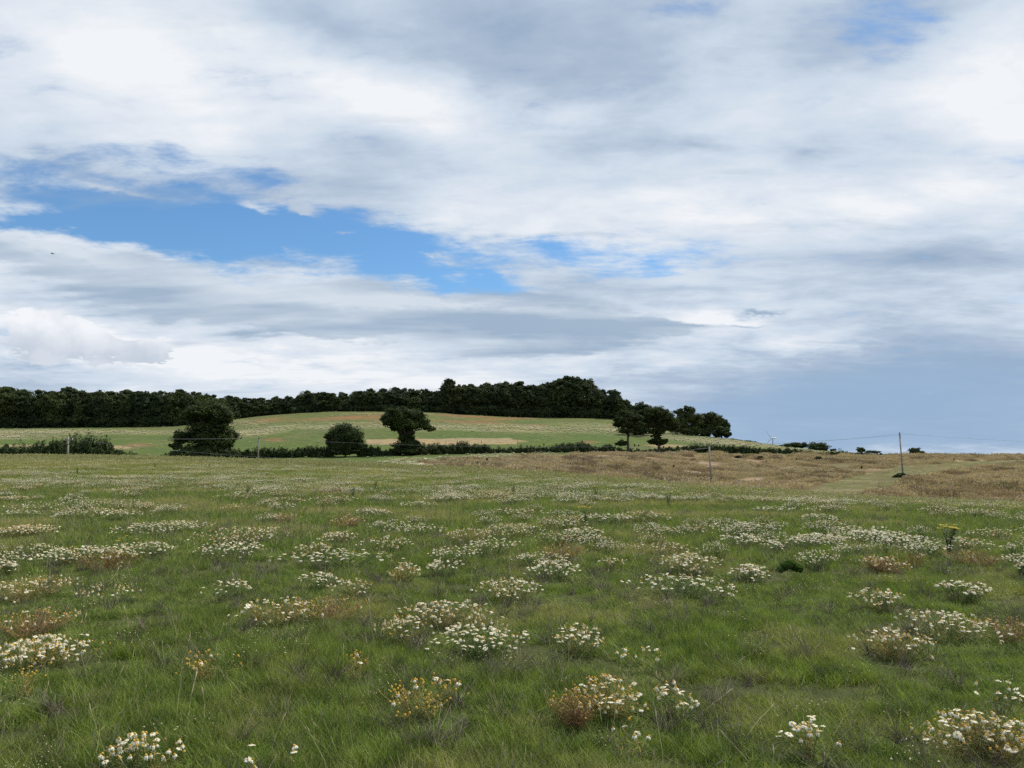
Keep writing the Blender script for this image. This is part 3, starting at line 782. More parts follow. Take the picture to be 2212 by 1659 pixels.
# single stray heads, straw stalks and grey dead stems among the near grass
stp = []
for k in range(6):
    r = np.random.default_rng(700 + k); mb = MB()
    for q in range(r.integers(1, 4)):
        h = r.uniform(0.2, 0.42); d = r.uniform(0, 6.28); ln = r.uniform(0.02, 0.14); bx, by = r.normal(0, 0.03, 2)
        pts = [(bx + math.cos(d) * ln * t * t, by + math.sin(d) * ln * t * t, h * t) for t in (0, .35, .7, 1)]
        mb.tube(pts, [0.0016, 0.0014, 0.0011, 0.0008], 3, 0)
        e = pts[-1]; mb.tube([e, (e[0] + math.cos(d) * .01, e[1] + math.sin(d) * .01, e[2] + .025), (e[0] + math.cos(d) * .02, e[1] + math.sin(d) * .02, e[2] + .05)], [0.001, 0.004, 0.001], 4, 0)
    stp.append(mb.build('straw_stalk', [M['stalk']], link=False))
for k in range(3):   # twiggy grey-purple dead weeds
    r = np.random.default_rng(720 + k); mb = MB()
    for q in range(34):
        h = r.uniform(0.06, 0.17); d = r.uniform(0, 6.28); ln = r.uniform(0.03, 0.22)
        mb.tube([(r.normal(0, .03), r.normal(0, .03), 0), (math.cos(d) * ln * .5, math.sin(d) * ln * .5, h * .6), (math.cos(d) * ln + r.normal(0, .02), math.sin(d) * ln, h)], [0.0016, 0.0013, 0.0009], 3, 0, False)
    stp.append(mb.build('twiggy_weed', [M['purple']], link=False))
for k in range(5):   # seeding green grass stems
    r = np.random.default_rng(730 + k); mb = MB()
    for q in range(5):
        h = r.uniform(0.12, 0.27); d = r.uniform(0, 6.28); ln = r.uniform(0.02, 0.12); bx, by = r.normal(0, 0.06, 2)
        pts = [(bx + math.cos(d) * ln * t * t, by + math.sin(d) * ln * t * t, h * t) for t in (0, .5, 1)]
        mb.tube(pts, [0.0014, 0.0012, 0.0008], 3, 0, False)
        e = pts[-1]; mb.tube([e, (e[0] + math.cos(d) * .006, e[1] + math.sin(d) * .006, e[2] + .02), (e[0] + math.cos(d) * .015, e[1] + math.sin(d) * .015, e[2] + .045)], [0.001, 0.003, 0.001], 4, 0)
    stp.append(mb.build('seeding_stem', [M['greenstalk']], link=False))
P2 = fan_points(3, 36, lambda d: 13 if d < 12 else 13 * 12 / d)
x, y = P2.T; n = len(x); z = zfun(x, y)
tw = sstep(0.55, 0.66, fbm(x / 0.9, y / 0.9, 91, 2)); idx = np.where(rng.uniform(0, 1, n) < tw * 0.13, 6 + rng.integers(0, 3, n), np.where(rng.uniform(0, 1, n) < 0.78, 9 + rng.integers(0, 5, n), rng.integers(0, 6, n)))
scatter('dry_stalks', 'thin straw stalks and twiggy dead weeds standing out of the grass', 'dry stalks', stp, np.stack([x, y, z], 1),
        np.stack([rng.normal(0, .3, n), rng.normal(0, .3, n), rng.uniform(0, 6.28, n)], 1), np.stack([rng.uniform(.6, 1.2, n)] * 3, 1), idx)
# pale low clover-like sprigs: tiny white specks low in the grass
spk = []
for k in range(3):
    r = np.random.default_rng(740 + k); V = []; Fc = []; mi = []
    for q in range(9):
        x_, y_, z_ = r.normal(0, .05), r.normal(0, .05), r.uniform(.07, .15); b = len(V); s = r.uniform(.003, .006)
        V += [(x_ - s, y_, z_), (x_, y_ - s, z_ + s * .5), (x_ + s, y_, z_), (x_, y_ + s, z_ + s)]; Fc.append((b, b + 1, b + 2, b + 3)); mi.append(0)
        b = len(V); V += [(x_ - .001, y_, 0), (x_ + .001, y_, 0), (x_, y_, z_)]; Fc.append((b, b + 1, b + 2)); mi.append(1)
    spk.append(mesh_obj('pale_sprig', V, Fc, [M['petalold'], M['stemg']], mi, link=False))
P2 = fan_points(3, 22, lambda d: 14 if d < 10 else 9); x, y = P2.T
keep = rng.uniform(0, 1, len(x)) < sstep(0.5, 0.65, fbm(x / 1.1, y / 1.1, 95, 2)) * .8 + .04; x, y = x[keep], y[keep]; n = len(x); z = zfun(x, y)
scatter('pale_sprigs', 'tiny pale seed sprigs low in the meadow grass', 'weeds', spk, np.stack([x, y, z], 1),
        np.stack([np.zeros(n), np.zeros(n), rng.uniform(0, 6.28, n)], 1), np.stack([rng.uniform(.7, 1.3, n)] * 3, 1), rng.integers(0, 3, n))

# ------------------------------------------------------------------ foliage
def leaves(blobs, per, size, r, core=0.12, flat=0.75, cl=0.3):
    """blobs: (x,y,z,rx,ry,rz). leaf cards gathered in clusters over the blob shells, larger ones inside"""
    V = []; T = []
    tot = sum((b[3] * b[4] * b[5]) ** (2 / 3) for b in blobs)
    for b in blobs:
        c = np.array(b[:3]); rad_ = np.array(b[3:6]); share = (b[3] * b[4] * b[5]) ** (2 / 3) / tot
        n = max(40, int(per * share)); ncl = max(8, int(n / 55))
        d = r.normal(0, 1, (ncl, 3)); d /= np.linalg.norm(d, axis=1)[:, None]; d[:, 2] = np.where(d[:, 2] < -0.55, -d[:, 2] * .5, d[:, 2])
        cc = d * r.uniform(0.55, 1.0, (ncl, 1)); cs = r.uniform(0.6, 1.3, ncl) * cl; ct = r.uniform(0, 1, ncl)
        k = r.integers(0, ncl, n); e = r.normal(0, 1, (n, 3)); e /= np.linalg.norm(e, axis=1)[:, None]; e[:, 2] *= flat
        p = cc[k] + e * (cs[k] * r.uniform(0.5, 1.0, n) ** 0.5)[:, None]
        nrm = e * 0.6 + cc[k] * 0.5 + r.normal(0, 0.45, (n, 3)); sz = size * r.uniform(0.6, 1.3, n); tone = np.clip(ct[k] * 0.6 + r.uniform(0, .4, n), 0, 1)
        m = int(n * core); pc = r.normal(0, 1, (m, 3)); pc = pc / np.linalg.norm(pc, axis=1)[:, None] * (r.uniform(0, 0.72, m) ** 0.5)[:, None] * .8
        p = np.vstack([p, pc]); nrm = np.vstack([nrm, r.normal(0, 1, (m, 3))]); sz = np.concatenate([sz, np.full(m, size * 2.6)]); tone = np.concatenate([tone, np.zeros(m)])  # oversized inner cards in the darkest tone, added to block light through the foliage
        p = c + p * rad_
        nrm /= np.linalg.norm(nrm, axis=1)[:, None] + 1e-9
        a = np.cross(nrm, r.normal(0, 1, nrm.shape)); a /= np.linalg.norm(a, axis=1)[:, None] + 1e-9; bb = np.cross(nrm, a)
        s = sz[:, None]
        q = np.stack([p + a * s * .6, p + bb * s * .38 + nrm * s * .08, p - a * s * .6, p - bb * s * .38 + nrm * s * .08], 1)
        V.append(q.reshape(-1, 3)); T.append(np.repeat(tone, 4))
    V = np.concatenate(V); T = np.concatenate(T)
    Fc = np.arange(len(V)).reshape(-1, 4)
    return V, Fc, T
def leaf_obj(name, blobs, per, size, mat, seed, parent=None, link=True, **kw):
    r = np.random.default_rng(seed); V, Fc, T = leaves(blobs, per, size, r, **kw)
    return mesh_obj(name, V, Fc, [mat], parent=parent, attrs={'tone': T}, link=link)
def trunk_obj(h, r0, ends, parent=None, link=True, name='trunk', seed=0):
    r = np.random.default_rng(seed); mb = MB()
    mb.tube([(0, 0, -0.6), (0.02, 0, h * .1), (0.1 * r.normal(), 0.1 * r.normal(), h * .5), (0, 0, h)], [r0 * 1.4, r0, r0 * .85, r0 * .6], 8, 0)
    for e in ends:
        e = np.array(e, float); s = np.array((0, 0, h * r.uniform(.65, 1))); mid = s * .5 + e * .5 + np.array((r.normal(0, .3), r.normal(0, .3), r.uniform(0, .5)))
        mb.tube([s, mid, e], [r0 * .5, r0 * .3, r0 * .1], 5, 0)
    return mb.build(name, [M['bark']], parent, smooth=True, link=link)
def pic_tree(name, label, cat, px0, D, blobs, per, size, mat, seed, trunk=None, group=None, depthf=0.9, zoff=0.0):
    """blobs in picture units at depth D: (px, row, rx, ry)"""
    base = gpx(px0, D); root = thing(name, label, cat, base, group); r = np.random.default_rng(seed); k = D / F; B = []
    for (bx, by, rx, ry) in blobs:
        p = at(bx, by, D) - base
        B.append((p[0], r.normal(0, 0.3) * rx * k, p[2], rx * k * 1.0, rx * k * depthf, ry * k * 1.15))
    for q in list(B):
        for _ in range(r.integers(2, 5)):
            d = r.normal(0, 1, 3); d /= np.linalg.norm(d); d[2] = abs(d[2]) * .8 - .2; s = r.uniform(.28, .45)
            B.append((q[0] + d[0] * q[3] * 1.0, q[1] + d[1] * q[4], q[2] + d[2] * q[5] * 1.0, q[3] * s, q[3] * s, q[3] * s * .7))
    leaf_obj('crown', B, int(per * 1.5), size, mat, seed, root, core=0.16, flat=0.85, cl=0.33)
    if trunk:
        ends = [(b[0] * .8, b[1], b[2]) for b in B if b[2] > trunk[0]][:9]
        trunk_obj(trunk[0], trunk[1], ends, root, seed=seed)
    return root

pic_tree('oak_tree', 'largest dark oak at the left end of the hedge, two-tiered crown', 'tree', 440, 196,
   [(452,893,50,27),(432,888,30,18),(470,888,30,18),(488,903,22,17),(415,903,22,18),(442,925,38,16),(470,925,30,14),(455,950,48,22),(392,945,22,15),(382,962,16,12),(490,955,20,18),(430,986,66,9),(425,975,40,14),(470,978,42,16),(395,985,34,10),(440,938,34,15)],
   34000, 0.34, M['oak'], 1, (7, 0.55))
pic_tree('round_bush', 'rounded bushy tree between the oaks in the middle of the hedge', 'tree', 746, 212,
   [(746,950,37,27),(744,930,26,15),(726,942,20,18),(767,942,20,20),(716,958,12,16),(750,968,34,14),(776,960,11,16),(746,976,32,8)], 20000, 0.28, M['hedge'], 2, (2.5, 0.25))
pic_tree('oak_tree', 'spreading oak with an ivy-clad trunk and flat top, middle of the hedge', 'tree', 877, 218,
   [(846,900,22,14),(869,895,28,13),(895,903,26,16),(915,917,18,12),(930,926,12,7),(832,905,12,8),(865,914,30,16),(890,920,22,12),(852,925,14,8),(872,935,20,14),(878,950,18,14),(872,964,26,10),(890,962,20,12),(876,974,28,9)],
   26000, 0.3, M['oak'], 3, (6, 0.6))
pic_tree('oak_tree', 'smaller airy oak with visible trunk, left one of the right-hand pair', 'tree', 1357, 246,
   [(1345,908,18,10),(1370,906,20,12),(1357,895,22,9),(1336,918,13,7),(1380,920,14,10),(1358,918,20,9),(1352,931,18,6),(1376,935,12,6),(1330,908,8,5),(1342,958,12,7)],
   17000, 0.28, M['oak'], 4, (6.2, 0.42))
pic_tree('oak_tree', 'taller dark oak with ivy at its foot, right one of the pair', 'tree', 1424, 250,
   [(1405,895,24,13),(1425,893,22,12),(1438,908,24,16),(1450,922,15,14),(1415,912,26,16),(1396,915,14,10),(1425,930,18,10),(1417,942,11,6),(1425,955,18,9),(1408,955,10,5)],
   21000, 0.3, M['oak'], 5, (5.5, 0.5))
pic_tree('broadleaf_tree', 'dark tree rising behind the right-hand oak pair', 'tree', 1388, 330,
   [(1385,881,15,11),(1372,890,14,12),(1400,892,20,12),(1388,905,26,16),(1385,925,26,18),(1418,900,12,8)], 12000, 0.45, M['wood'], 6, (6, 0.4))
pic_tree('broadleaf_tree', 'left and tallest of the ridge trees standing apart, sky showing through', 'tree', 1485, 352,
   [(1492,886,15,9),(1470,893,16,10),(1488,903,26,12),(1468,912,18,14),(1502,912,20,14),(1480,928,26,13),(1505,932,16,10)], 11000, 0.45, M['wood'], 7, (7, 0.4), 'trees on the ridge right of the wood')
pic_tree('broadleaf_tree', 'middle of the ridge trees standing apart, domed crown', 'tree', 1533, 356,
   [(1530,899,16,8),(1520,910,16,11),(1542,910,18,12),(1530,923,24,12),(1522,936,18,10)], 9000, 0.45, M['wood'], 8, (6, 0.35), 'trees on the ridge right of the wood')
pic_tree('broadleaf_tree', 'right-hand of the ridge trees, leaning out over the slope', 'tree', 1560, 358,
   [(1558,914,13,9),(1568,922,11,8),(1560,932,16,9),(1570,940,10,7),(1550,938,12,9)], 8000, 0.42, M['wood'], 9, (5, 0.3), 'trees on the ridge right of the wood')

# the wood: individual trees, copied from six built ones
WP, WH = [], []
for k in range(7):
    r = np.random.default_rng(200 + k); B = []
    lean = r.uniform(-.8, .8)
    for q in range(26):
        a = r.uniform(0, 6.28); e = math.asin(r.uniform(-0.75, 1.0)); rr = r.uniform(.72, .98)
        s = r.uniform(1.0, 2.0)
        B.append((math.cos(a) * math.cos(e) * 3.9 * rr + lean * math.sin(e), math.sin(a) * math.cos(e) * 3.9 * rr, 8.6 + math.sin(e) * 6.4 * rr, s, s, s * .8))
    B.append((0, 0, 8.5, 3.6, 3.6, 6)); B.append((0, 0, 3.0, 4.2, 4.2, 2.8))
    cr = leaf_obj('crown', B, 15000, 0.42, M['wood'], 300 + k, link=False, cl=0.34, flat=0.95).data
    tk = trunk_obj(7, 0.3, [(b[0] * .6, b[1] * .6, b[2] * .8) for b in B[:6]], link=False, seed=k).data
    co_ = np.empty(len(cr.vertices) * 3, np.float32); cr.vertices.foreach_get('co', co_); WP.append((cr, tk)); WH.append(float(np.percentile(co_[2::3], 99.7)))
def wood_tree(px, D, top, label, group, wide=1.0, nm='woodland_tree', k=None):
    b = gpx(px, D); h = at(px, top, D)[2] - b[2]; k = rng.integers(7) if k is None else k; s = h / WH[k]; w_ = max(s, 0.8) * wide
    root = thing(nm, label, 'tree', b, group, rng.uniform(0, 6.28), (w_, w_, s))
    cr, tk = WP[k]
    for nm_, me in (('crown', cr), ('trunk', tk)):
        o = bpy.data.objects.new(nm_, me); C.objects.link(o); o.parent = root
TOP = ([-400,-200,0,60,100,150,200,240,300,350,385,420,470,512,540,600,630,660,700,740,780,860,900,940,1000,1060,1100,1150,1180,1210,1240,1265,1290,1310,1335,1352,1365],
       [838,842,838,842,848,838,847,842,843,848,843,850,856,858,858,856,856,844,850,848,841,839,842,842,828,828,826,829,824,820,816,822,836,842,846,860,885])
def stretch(px):
    for a, b in ((240, 'far left'), (512, 'stretch behind the two-tiered oak'), (830, 'stretch behind the round bushy tree'), (1120, 'stretch behind the flat-topped oak'), (9999, 'high right end')):
        if px < a: return b
cnt = 0
for row in range(3):
    pxv = -230 + row * 9
    while pxv < 1356:
        Dw = float(np.interp(pxv, PX, TD[6][0])) + 3 + row * 9 + rng.uniform(-1.5, 1.5)
        top = float(np.interp(pxv, *TOP)) + (rng.uniform(3, 16) if row == 0 else rng.uniform(-2, 7) if row == 1 else rng.uniform(-3, 5))
        where = 'front edge' if row == 0 else 'further back'
        wood_tree(pxv, Dw, top, 'dark tree of the wood, %s, %s' % (stretch(pxv), where), 'trees of the wood along the hilltop', rng.uniform(0.9, 1.25))
        pxv += rng.uniform(17, 30) if row == 0 else rng.uniform(22, 36); cnt += 1
print('wood trees', cnt)
wood_tree(966, 419, 819, 'tall tree standing above the rest of the wood, behind the flat-topped oak', 'trees of the wood along the hilltop', 0.85, k=2)
wood_tree(1240, 426, 814, 'highest crown of the wood near its right end', 'trees of the wood along the hilltop', 1.1, k=3)
wood_tree(1212, 423, 819, 'second highest crown of the wood, left beside the highest', 'trees of the wood along the hilltop', 1.1, k=4)
wood_tree(1328, 418, 843, 'last airy-topped tree at the right end of the wood', 'trees of the wood along the hilltop', 1.0, k=1)
# thin understorey closing the foot of the wood
for i, (a, b) in enumerate(((-230, 240), (240, 512), (512, 830), (830, 1120), (1120, 1345))):
    pts = np.arange(a, b, 12.0); c0 = gpx((a + b) / 2, float(np.interp((a + b) / 2, PX, TD[6][0])) + 1); B = []
    for q in pts:
        D = float(np.interp(q, PX, TD[6][0])) + rng.uniform(0, 2.5); p = gpx(q, D) - c0; s = rng.uniform(2.2, 3.6); B.append((p[0], p[1], p[2] + s * .5, 3.0, 1.8, s))
    root = thing('undergrowth', 'low dark undergrowth at the foot of the wood, ' + stretch((a + b) / 2), 'undergrowth', c0, 'undergrowth at the foot of the wood')
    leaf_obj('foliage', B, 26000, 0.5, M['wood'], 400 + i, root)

# hedges: (columns and top rows)
def hedge(label, cols, D0, D1, per, seed, thick=1.1, mat='hedge', nm='hedge', size=0.24, cat='hedge', low=1.1):
    pxs = np.arange(cols[0][0], cols[-1][0] + 0.1, 5.0); k0 = [c[0] for c in cols]; k1 = [c[1] for c in cols]
    Dm = (D0 + D1) / 2; base = gpx((pxs[0] + pxs[-1]) / 2, Dm); B = []; r = np.random.default_rng(seed)
    for q in pxs:
        t = (q - pxs[0]) / (pxs[-1] - pxs[0] + 1e-6); D = D0 + (D1 - D0) * t; g_ = gpx(q, D); zt = at(q, float(np.interp(q, k0, k1)) + r.normal(0, 0.7), D)[2]
        h = max(0.5, zt - g_[2]); s = r.uniform(.85, 1.1)
        B.append((g_[0] - base[0] + r.normal(0, .2), D - base[1] + r.normal(0, .3), g_[2] - base[2] + h * .5 - low, 1.1 * D / 200, thick, h * .52 * s + low))
    root = thing(nm, label, cat, base, None); leaf_obj('foliage', B, int(per * 2.2), size, M[mat], seed, root, cl=0.34, core=0.3)
hedge('low trimmed hedge between the two-tiered oak and the round bushy tree', [(500,972),(560,968),(620,966),(680,963),(715,964)], 204, 210, 16000, 501, low=1.0)
hedge('low hedge between the round bushy tree and the flat-topped oak', [(780,965),(800,962),(830,970),(862,966)], 214, 218, 9000, 502)
hedge('long hedge running right from the flat-topped oak', [(892,964),(930,958),(1000,955),(1050,958),(1062,965),(1110,966),(1150,962),(1200,966)], 221, 240, 24000, 503)
hedge('taller bushy hedge block left of the gap in the hedge', [(1190,966),(1215,957),(1250,954),(1270,957),(1287,964)], 239, 246, 12000, 504, 1.6)
hedge('rounded shrub just right of the gap in the hedge', [(1292,968),(1306,958),(1320,960),(1332,966)], 248, 249, 5000, 505, 1.5)
hedge('long low hedge running right under the oak pair to the ridge foot', [(1332,967),(1380,970),(1450,964),(1500,958),(1560,959),(1640,964),(1700,970),(1760,974)], 252, 266, 26000, 506)
hedge('thin dark hedge line left of the right-hand pole', [(1790,975),(1815,973),(1830,975),(1860,975),(1900,978),(1948,981)], 272, 284, 9000, 507, 0.9)
hedge('small dark shrub in the long hedge below the distant turbine', [(1690,970),(1705,966),(1722,970)], 262, 263, 3000, 508)
hedge('dark thicket of thorn behind the meadow, left side', [(62,968),(80,955),(105,947),(150,941),(190,942),(222,945),(238,956),(262,973),(290,977),(312,984)], 150, 150, 26000, 509, 2.2, nm='thicket', cat='thicket')
hedge('lower thicket at the left edge behind the meadow', [(-60,965),(-10,960),(35,958),(62,965),(72,972)], 152, 151, 9000, 510, 1.6, nm='thicket', cat='thicket')
hedge('bramble skirt under the two-tiered oak', [(360,985),(385,978),(420,974),(500,976)], 188, 192, 7000, 511)

def bush(label, px0, D, blobs, per=3000, size=0.3, seed=0, mat='hedge', nm='bush'):
    base = gpx(px0, D); root = thing(nm, label, 'bush', base); k = D / F; B = []
    for (bx, by, rx, ry) in blobs:
        p = at(bx, by, D) - base; B.append((p[0], 0, p[2], rx * k, rx * k, ry * k))
    leaf_obj('foliage', B, per, size, M[mat], seed, root)
bush('long flat-topped bush on the skyline right of the turbine', 1715, 335, [(1700,964,15,6),(1715,962,18,7),(1732,963,14,7)], 5000, .35, 601)
bush('neat rounded dark bush on the skyline, largest of the right side', 1768, 318, [(1767,966,22,11),(1755,969,12,10),(1779,968,12,11)], 6000, .32, 602)
bush('tiny bush right beside the rounded dark one', 1798, 330, [(1799,973,7,4)], 1200, .3, 603)
bush('small round bush alone on the skyline between the dark one and the pole', 1859, 360, [(1859,972,9,6.5)], 2000, .35, 604)
bush('low flat bush on the skyline just left of the right pole', 1885, 365, [(1880,976,12,3),(1893,977,9,2.5)], 1800, .35, 605)
bush('domed dark bush on the skyline right of the pole', 1980, 330, [(1977,974,12,8),(1988,979,10,6),(1972,981,9,5)], 4500, .35, 606)
bush('dark low scrub at the foot of the separate ridge trees', 1605, 356, [(1580,952,20,5),(1608,955,26,4),(1635,959,14,3)], 4000, .4, 607)
bush('green bramble round the foot of the right-hand pole', 1947, 147.5, [(1948,1028,13,6),(1937,1032,11,5),(1960,1030,8,4)], 3500, .22, 608)
for i, (a, b, lb) in enumerate(((1596, 986, 'leftmost small dark bush on the brown slope'), (1643, 987, 'second small dark bush on the brown slope, nearest the hedge end'), (1768, 989, 'small reddish dark bush on the brown slope below the rounded one'))):
    D = 235 - i * 6; bush(lb, a, D, [(a, 987 + i, 9 - i, 2.6)], 900, .25, 620 + i)
for i, (a, w, lb) in enumerate(((2083, 15, 'widest speck of far bush on the bare right skyline'), (2128, 6, 'first tiny bush on the right skyline beyond the wide one'), (2146, 5, 'second tiny bush on the right skyline beyond the wide one'), (2196, 8, 'tiny bush on the skyline nearest the right edge'))):
    bush(lb, a, 420, [(a, 984.5, w, 2.6)], 900, .4, 640 + i)
bush('compact dark green weed tuft in the right foreground meadow', 1707, 10.2, [(1698,1223,13,8),(1716,1225,13,7),(1707,1218,10,6),(1728,1229,8,5),(1686,1229,8,5)], 1500, 0.035, 650, 'weed', 'dark_weed')

# ------------------------------------------------------------------ ragwort and other yellow weeds
def ragwort(px, row_top, D, h, n, label, spread=0.12, seed=0):
    b = gpx(px, D); r = np.random.default_rng(seed); root = thing('ragwort_plant', label, 'wildflower', b, 'yellow ragwort plants standing in the meadow')
    mb = MB(); fl = MB(); lf = MB()
    for q in range(n):
        a = r.uniform(0, 6.28); d = spread * math.sqrt(r.uniform()); e = (d * math.cos(a), d * math.sin(a), h * r.uniform(.88, 1.0))
        mb.tube([(r.normal(0, .01), r.normal(0, .01), -0.02), (e[0] * .3, e[1] * .3, h * .55), (e[0], e[1], e[2])], [.004, .003, .002], 4, 0, False)
        for w in range(7):
            ox, oy = r.normal(0, .02, 2); V, Fc = petals(9, 0.002, 0.015, 0.1, 0.008, r); V = np.array(V) + (e[0] + ox, e[1] + oy, e[2] + r.uniform(0, .012)); fl.add(V, Fc)
        for w in range(20):
            zz = r.uniform(.1, .92) * h; t = r.uniform(0, 6.28); l = r.uniform(.05, .11); cx, cy = -math.sin(t) * .010, math.cos(t) * .010; ex, ey = e[0] * zz / h * .8, e[1] * zz / h * .8
            lf.add([(ex, ey, zz), (ex + math.cos(t) * l * .5 + cx, ey + math.sin(t) * l * .5 + cy, zz + .015), (ex + math.cos(t) * l, ey + math.sin(t) * l, zz), (ex + math.cos(t) * l * .5 - cx, ey + math.sin(t) * l * .5 - cy, zz + .015)], [(0, 1, 2, 3)])
    mb.build('stem', [M['stemg']], root); lf.build('leaves', [M['stemg']], root); fl.build('blossoms', [M['ragwort']], root)
def rag_at(px, top, base_row, h, n, label, seed, spread=.12):
    D = 20.0
    for _ in range(12):
        zt = Z1((px - 1106) / F * CT * D, D) + h; D = D * .5 + .5 * max(6, (EYE - zt) / max(-slopes(px, top)[1], 0.003))
    D = min(D, float(EDGE(px)) * .97)
    ragwort(px, top, D, h, n, label, spread, seed)
rag_at(2040, 1134, 0, 0.52, 16, 'tallest yellow ragwort, leafy, standing near the right edge', 1, .15)
for i, (a, t, lb) in enumerate(((169,992,'far ragwort below the crossarmed pole at the left'), (311,990,'far ragwort left of the two-tiered oak'), (336,1000,'ragwort just in front of the one left of the oak'), (452,1000,'far ragwort below the two-tiered oak'),
     (538,1044,'ragwort left of centre among white clumps, below the second pole'), (764,1048,'ragwort below the round bushy tree'), (812,1036,'ragwort right of the one below the round bushy tree'), (1109,1042,'ragwort in the back row at the picture centre'),
     (1286,1049,'ragwort in the back row right of centre'), (1264,1092,'low spreading ragwort right of centre, nearest of the middle ones'), (1442,1061,'ragwort left of the bare middle pole'))):
    rag_at(a, t, 0, 0.5, 9, lb, 10 + i, .16)
for i, (a, t) in enumerate(((262,1168),(268,1160),(283,1157),(280,1172),(300,1163))):
    rag_at(a, t, 0, 0.22, 1, ['low yellow hawkbit, leftmost of five between the white rows','low yellow hawkbit, second from the left of five','low yellow hawkbit, topmost of five between the white rows','low yellow hawkbit, lowest of five between the white rows','low yellow hawkbit, rightmost of five between the white rows'][i], 40 + i, .02)

# ------------------------------------------------------------------ poles, wires, posts
def pole(px_top, row_top, px_base, D, label, kind='plain', r0=0.15):
    b = gpx(px_base, D); t = at(px_top, row_top, D) - b; root = thing('utility_pole', label, 'pole', b, 'wooden utility poles crossing the fields')
    mb = MB(); mb.tube([(0, 0, -0.8), (t[0] * .5, 0, t[2] * .5), (t[0], 0, t[2])], [r0, r0 * .85, r0 * .68], 10); mb.build('pole', [M['pole']], root, True)
    if kind == 'cross':
        c = MB(); c.tube([(t[0] - 0.75, 0, t[2] - .45), (t[0] + 0.75, 0, t[2] - .45)], [.07, .07], 6); c.build('crossarm', [M['pole']], root)
        for s in (-.65, 0, .65):
            q = MB(); q.tube([(t[0] + s, 0, t[2] - .45), (t[0] + s, 0, t[2] - .15)], [.06, .045], 8); q.build('insulator', [M['ceramic']], root)
        q = MB(); q.tube([(t[0] - .45, -.2, t[2] - 1.1), (t[0] + .45, -.2, t[2] - 1.1)], [.05, .05], 6); q.tube([(t[0] + .5, 0, t[2] - .5), (t[0], 0, t[2] - 1.2)], [.03, .03], 5); q.build('brace', [M['poledark']], root)
    else:
        q = MB(); q.tube([(t[0], 0, t[2] - .25), (t[0] + .05, 0, t[2] + .28)], [r0 * .8, r0 * .45], 8); q.build('pole_cap', [M['poledark']], root)
        q = MB(); q.tube([(t[0] + .16, -.05, t[2] - .9), (t[0] + .16, -.05, t[2] - .25)], [.06, .06], 8); q.build('insulator', [M['ceramic']], root)
    return b + t
tr_ = pole(1943, 937, 1949, 148, 'right-hand bare pole with brambles at its foot, standing against the sky')
tm_ = pole(1531, 961, 1536, 130, 'bare weathered pole right of centre, its top below the hedge line')
t5_ = pole(559, 946, 558, 150, 'thin pole in front of the low hedge, right of the two-tiered oak', r0=0.13)
t1_ = pole(147.5, 944, 147, 122, 'leftmost pole, with crossarm and braces, in front of the dark thicket', 'cross', r0=0.17)
def wire(a, b, sag, label, r0=0.02):
    a = np.array(a); b = np.array(b); n = 30; mb = MB()
    pts = [a * (1 - t) + b * t - np.array((0, 0, 4 * sag * t * (1 - t))) for t in np.linspace(0, 1, n)]
    mb.tube(pts, [r0] * n, 5); o = mb.build('overhead_wire', [M['wire']], smooth=True); tag(o, label, 'wire', 'overhead wires strung between the poles')
wire(tr_, tm_, 0.5, 'overhead wire sagging from the right-hand pole to the pole right of centre')
wire(tr_, at(2500, 966, 150), 0.25, 'overhead wire leaving the right-hand pole towards the right edge', 0.018)
wire(tr_ - (0, 0, .3), at(1600, 956, 420), 0.6, 'upper overhead wire running from the right-hand pole towards the turbine', 0.012)
wire(t5_, tm_, 0.9, 'upper overhead wire crossing in front of the round bushy tree and flat-topped oak')
wire(t1_, t5_, 0.25, 'overhead wire between the two left poles')
wire(t1_ - (0, 0, .3), tm_ - (0, 0, .5), 2.9, 'lower slack overhead wire from the crossarmed pole passing the two-tiered oak', 0.018)

def post(px, row_top, D, h, label):
    b = gpx(px, D); mb = MB(); mb.tube([(0, 0, -.3), (0, 0, h * .96), (0, 0, h)], [.09, .085, .05], 7); o = mb.build('fence_post', [M['pole']]); o.location = b
    tag(o, label, 'post', 'fence posts on the hillside')
for a, D, h, lb in ((6, 215, 3.2, 'tall pale post at the left edge'), (265, 225, 2.6, 'pale post right of the dark thicket'), (285, 240, 1.4, 'short post beside the pale one right of the thicket'), (963, 262, 1.5, 'first fence post right of the flat-topped oak'),
                    (988, 264, 1.5, 'second fence post right of the flat-topped oak'), (1040, 266, 1.5, 'third fence post right of the flat-topped oak'), (1118, 262, 2.4, 'taller corner post at the right end of the tan strip')):
    post(a, 0, D, h, lb)

# dark upright dock plants on the hillside and brown field
def dock(px, D, h, label):
    b = gpx(px, D); r = np.random.default_rng(int(px * 7)); root = thing('dock_plant', label, 'weed', b, 'dark dock plants dotted over the slopes')
    mb = MB(); mb.tube([(0, 0, 0), (0.02, 0, h * .6), (0, 0.02, h)], [.02, .015, .01], 4); mb.build('stem', [M['stemb']], root)
    leaf_obj('leaves', [(0, 0, h * .6, .22, .22, h * .42)], 220, 0.14, M['hedge'], int(px), root)
for lst, wh in (((( 672, 233), (678, 232), (572, 236), (905, 258), (1150, 250), (1175, 262)), 'the hillside left of the gap'), (((1357 + 0, 270), (1371, 272), (1380, 272), (1434, 268), (1500, 270), (1226, 262)), 'the hillside near the oak pair'),
                (((1010, 178), (1040, 165), (1052, 172), (1180, 190), (1232, 160), (1300, 180), (1390, 200), (1455, 190), (1655, 215), (1720, 225), (1860, 190), (2060, 230)), 'the brown slope')):
    for a, D in lst: dock(a, D, 1.3 if wh != 'the brown slope' else 0.8, 'small dark upright dock standing on ' + wh)

